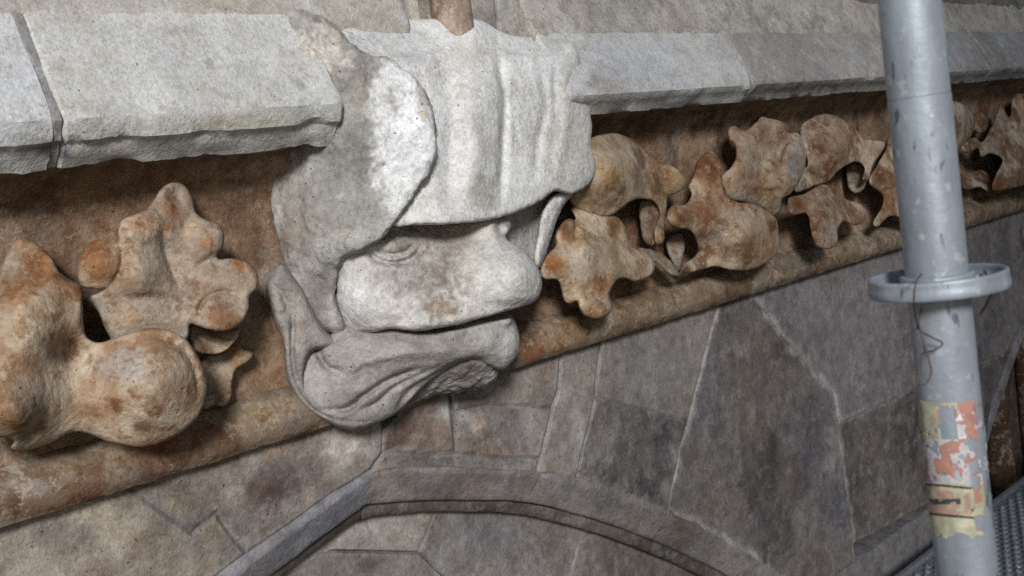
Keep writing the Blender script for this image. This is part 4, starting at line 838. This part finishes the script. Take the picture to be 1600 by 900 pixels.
# ring flange with holes
def ring_sdf():
    h = .0013; R_ = .0535
    g = np.arange(-R_ - .006, R_ + .006, h); gz = np.arange(-.013, .013, h * .8)
    X, Y, Z = np.meshgrid(g, g, gz, indexing='ij'); r = np.hypot(X, Y)
    plate = smax(smax(np.abs(Z + .003) - .0025, r - R_, .003), .022 - r, .002)
    rim = smax(np.abs(Z - .0005) - .0080, np.abs(r - (R_ - .0018)) - .0018, .002)
    S = smin(plate, rim, .003)
    col = smax(np.abs(Z) - .0085, np.abs(r - .026) - .0025, .003); S = smin(S, col, .004)
    for k in range(8):
        a = k * math.pi / 4 + .35; big_ = k % 2 == 0
        cx, cy = 0.0385 * math.cos(a), 0.0385 * math.sin(a)
        u = (X - cx) * math.cos(a) + (Y - cy) * math.sin(a); v = -(X - cx) * math.sin(a) + (Y - cy) * math.cos(a)
        hole = np.hypot(u / (1.0), v / (1.35 if big_ else .8)) - .0080
        S = smax(S, -hole, .002)
    V, F = surface_nets(S.astype(np.float32)); V = laplace(V, F, 2)
    V = np.stack([g[0] + V[:, 0] * h, g[0] + V[:, 1] * h, gz[0] + V[:, 2] * h * .8], 1)
    return V + np.array([PXc, PYc, zr]), F
V, F = ring_sdf(); ringo = add_mesh('ring_flange', V, F, M_ZINC, pole)
# torn sticker, a thin curved sheet round the tube
M_STK = bpy.data.materials.new('torn_sticker'); M_STK.use_nodes = True
_n = M_STK.node_tree.nodes; _a = _n.new('ShaderNodeAttribute'); _a.attribute_name = 'Col'
M_STK.node_tree.links.new(_a.outputs['Color'], _n['Principled BSDF'].inputs['Base Color']); _n['Principled BSDF'].inputs['Roughness'].default_value = .6
def sticker():
    toc = math.atan2(-PYc, -PXc); rr = RT + .0004
    na, nz_ = 130, 250; A = np.linspace(-1.75, 1.75, na); Zs = np.linspace(pole_z(1500, 842), pole_z(1490, 618), nz_)
    AA, ZZ = np.meshgrid(A, Zs, indexing='ij')
    P = np.stack([PXc + rr * np.cos(toc + AA), PYc + rr * np.sin(toc + AA), ZZ], -1).reshape(-1, 3)
    px, py = project(P)
    u = (AA.reshape(-1) * RT); v = P[:, 2]
    q = np.stack([u, v, 0 * u], 1)
    cx = 1490 + (py - 620) * .1                        # axis column of the pole
    s = (px - cx) / 46.0                               # -1..1 across
    t = (py - 620) / 220.0
    C = np.tile(lin((196, 190, 140)), (len(P), 1)); keep = np.ones(len(P), bool)
    n1 = fbm(q, 140, 4, 3); n2 = fbm(q, 90, 4, 11); n3 = fbm(q, 200, 3, 23)
    def put(m, c): C[m] = lin(c)
    put((t > .1) & (t < .62), (212, 208, 206))                                    # white paper
    put((np.abs(t - .33) < .3) & (n1 > .02), (208, 122, 92))                      # orange print left over
    put((s > .15) & (t < .2) & (n2 > -.35), (206, 124, 98))
    put((s < .1) & (t < .09), (200, 194, 140)); put((s < -.62) & (t < .3) & (n3 > -.4), (196, 190, 140))
    put((t > .62) & (s < .4) & (n2 > .0), (206, 196, 138)); put((t > .62) & (n2 <= .0) & (s < .2), (204, 150, 120))
    put((s > .35) & (s < .75) & (t > .5) & (t < .78) & (n1 > -.1), (208, 120, 86)); put((s > .3) & (s < .85) & (t > .84) & (t < .95), (206, 134, 104))
    put((t > .86) & (s < .3), (204, 198, 150))
    for tt in (.645, .855): put((np.abs(t - tt - .02 * s) < .008) & (s < .3), (48, 46, 44))
    put((np.abs(t - .745) < .02) & (s < -.1) & (n3 > .0), (70, 70, 70)); put((np.abs(t - .80) < .025) & (np.abs(s - .2) < .25) & (n3 > .12), (90, 88, 84))
    put((s > -.05) & (s < .3) & (t > .12) & (t < .3) & (n2 > -.05), (220, 216, 214))
    keep &= ~((s > -.55) & (s < -.02) & (t > .07) & (t < .3) & (n3 > -.55))       # patch torn away down to the steel
    keep &= ~((s > .3) & (n2 + .5 * n1 > .12 - .25 * (s - .5)) & (t > .22))
    keep &= ~((s > .72) & (n1 > -.25)); keep &= ~(t + .04 * n3 > .99); keep &= ~(t + .05 * n2 < .012)
    keep &= ~((t > .2) & (t < .6) & (n3 > .33))
    I = np.arange(na * nz_).reshape(na, nz_)
    F = np.stack([I[:-1, :-1], I[1:, :-1], I[1:, 1:], I[:-1, 1:]], -1).reshape(-1, 4)
    F = F[keep[F].all(1)]
    g2 = C.mean(1, keepdims=True); C = (g2 + (C - g2) * .78) * (.74 + .35 * n1[:, None])
    o = add_mesh('sticker', P, np.ascontiguousarray(F), M_STK, pole, C)
    o['label'] = 'torn orange, yellow and white sticker'
    so = o.modifiers.new('solid', 'SOLIDIFY'); so.thickness = .0002
sticker()
# binding wires
M_WIRE = simple_material('rusty_wire', (.10, .065, .05), .7, .3)
def wire(name, pts, rad, label=None, parent=None):
    P = catmull_open(np.array([ray_world(x, y, z) for x, y, z in pts]), 8); n = 8; V = []
    for i in range(len(P)):
        t = P[min(i + 1, len(P) - 1)] - P[max(i - 1, 0)]; t /= np.linalg.norm(t) + 1e-9
        a = np.cross(t, [.3, .5, .81]); a /= np.linalg.norm(a); b = np.cross(t, a)
        for k in range(n): V.append(P[i] + rad * (math.cos(2 * math.pi * k / n) * a + math.sin(2 * math.pi * k / n) * b))
    F = [[i * n + j, i * n + (j + 1) % n, (i + 1) * n + (j + 1) % n, (i + 1) * n + j] for i in range(len(P) - 1) for j in range(n)]
    F += [list(range(n))[::-1], list(range((len(P) - 1) * n, len(P) * n))]
    return add_mesh(name, np.array(V), F, M_WIRE, parent)
zf = PZ - RT - .003
w1 = wire('binding_wire', [(1440, 428, PZ - .03), (1431, 442, PZ - .066), (1428, 470, PZ - .064), (1432, 500, PZ - .03), (1437, 516, zf + .008), (1456, 527, zf), (1473, 537, zf), (1460, 547, zf), (1441, 553, zf + .008), (1439, 575, zf + .004), (1433, 594, zf + .002), (1444, 601, zf), (1455, 584, zf), (1450, 557, zf), (1442, 530, zf), (1436, 505, zf + .004), (1440, 482, zf + .012)], .0007)
tag(w1, 'rusty binding wire twisted round the pole below the ring flange, left side', 'wire')
wire('wire_end', [(1436, 512, zf + .01), (1424, 518, zf), (1412, 530, zf - .004)], .0007, parent=w1)
w2 = wire('binding_wire', [(1538, 424, PZ + .012), (1551, 445, PZ - .02), (1546, 466, PZ - .02), (1534, 488, PZ), (1521, 500, PZ + .006), (1508, 500, PZ + .012)], .001)
tag(w2, 'short bent wire hanging from the right side of the ring flange', 'wire')
# deck: perforated steel planks, seen far down on the right
DZ = float(at(1420, 890, .10)[2])
M_DECK = metal_material('worn_deck_steel', (.20, .21, .225))
deck = empty('scaffold_deck', (3.0, WALL - .6, DZ), 'dark perforated steel scaffold deck low on the right behind the pole', 'scaffold deck')
def plank(y0, y1, x0, x1):
    V = []; F = []
    def box(a, b):
        k = len(V)
        for x in (a[0], b[0]):
            for y in (a[1], b[1]):
                for z in (a[2], b[2]): V.append((x, y, z))
        for f in ([0, 1, 3, 2], [4, 6, 7, 5], [0, 4, 5, 1], [2, 3, 7, 6], [0, 2, 6, 4], [1, 5, 7, 3]): F.append([k + q for q in f])
    box((x0, y0, DZ - .05), (x1, y1, DZ)); box((x0, y0, DZ), (x1, y0 + .012, DZ + .012)); box((x0, y1 - .012, DZ), (x1, y1, DZ + .012))
    return add_mesh('plank', V, F, M_DECK, deck, smooth=False)
def teeth(y0, y1, x0, x1):
    V = []; F = []; n = 8
    for i, x in enumerate(np.arange(x0 + .02, x1 - .02, .034)):
        for y in np.arange(y0 + .03 + (i % 2) * .014, y1 - .025, .028):
            k = len(V)
            for r, z in ((.0105, .0002), (.0075, .0065), (.0045, .006), (.0040, -.0)):
                for j in range(n): V.append((x + 1.15 * r * math.cos(2 * math.pi * j / n), y + r * math.sin(2 * math.pi * j / n), DZ + z))
            for q in range(3):
                for j in range(n): F.append((k + q * n + j, k + q * n + (j + 1) % n, k + (q + 1) * n + (j + 1) % n, k + (q + 1) * n + j))
    o = add_mesh('perforations', np.array(V), np.array(F), M_DECK, deck, smooth=False); o['kind'] = 'stuff'
yw = WALL - .10
for j in range(3):
    y1_ = yw - j * .325; y0_ = y1_ - .32
    plank(y0_, y1_, 1.6, 5.4); teeth(y0_, y1_, 2.4 if j < 2 else 2.8, 5.0)

# unseen netting added behind the camera to shade the right part of the wall
def shade_net_material(name, dens):
    m = bpy.data.materials.new(name); m.use_nodes = True
    n = m.node_tree.nodes; l = m.node_tree.links; bs = n['Principled BSDF']; bs.inputs['Base Color'].default_value = (.22, .24, .24, 1); bs.inputs['Roughness'].default_value = .9
    tr = n.new('ShaderNodeBsdfTransparent'); mx = n.new('ShaderNodeMixShader'); mx.inputs[0].default_value = dens
    l.new(tr.outputs[0], mx.inputs[1]); l.new(bs.outputs[0], mx.inputs[2]); l.new(mx.outputs[0], n['Material Output'].inputs['Surface'])
    return m
def net(x0, y, dens, label):
    V = []; nx, nz_ = 60, 40
    for i in range(nx):
        for j in range(nz_):
            x = x0 + (7.5 - x0) * i / (nx - 1); z = -2.2 + 5.2 * j / (nz_ - 1)
            V.append((x, y + .03 * math.sin(x * 9) + .02 * math.sin(z * 4 + x), z))
    I = np.arange(nx * nz_).reshape(nx, nz_)
    F = np.stack([I[:-1, :-1], I[1:, :-1], I[1:, 1:], I[:-1, 1:]], -1).reshape(-1, 4)
    tag(add_mesh('shade_net', np.array(V), F, shade_net_material('shade_net_cloth', dens)), label, 'net', 'unseen nets added to dim the right of the wall')
net(-.25, -.95, .40, 'thin grey shade net, unseen, added to dim the right part of the wall')
net(1.05, -1.10, .55, 'second denser shade net, unseen, added to dim the far right of the wall')
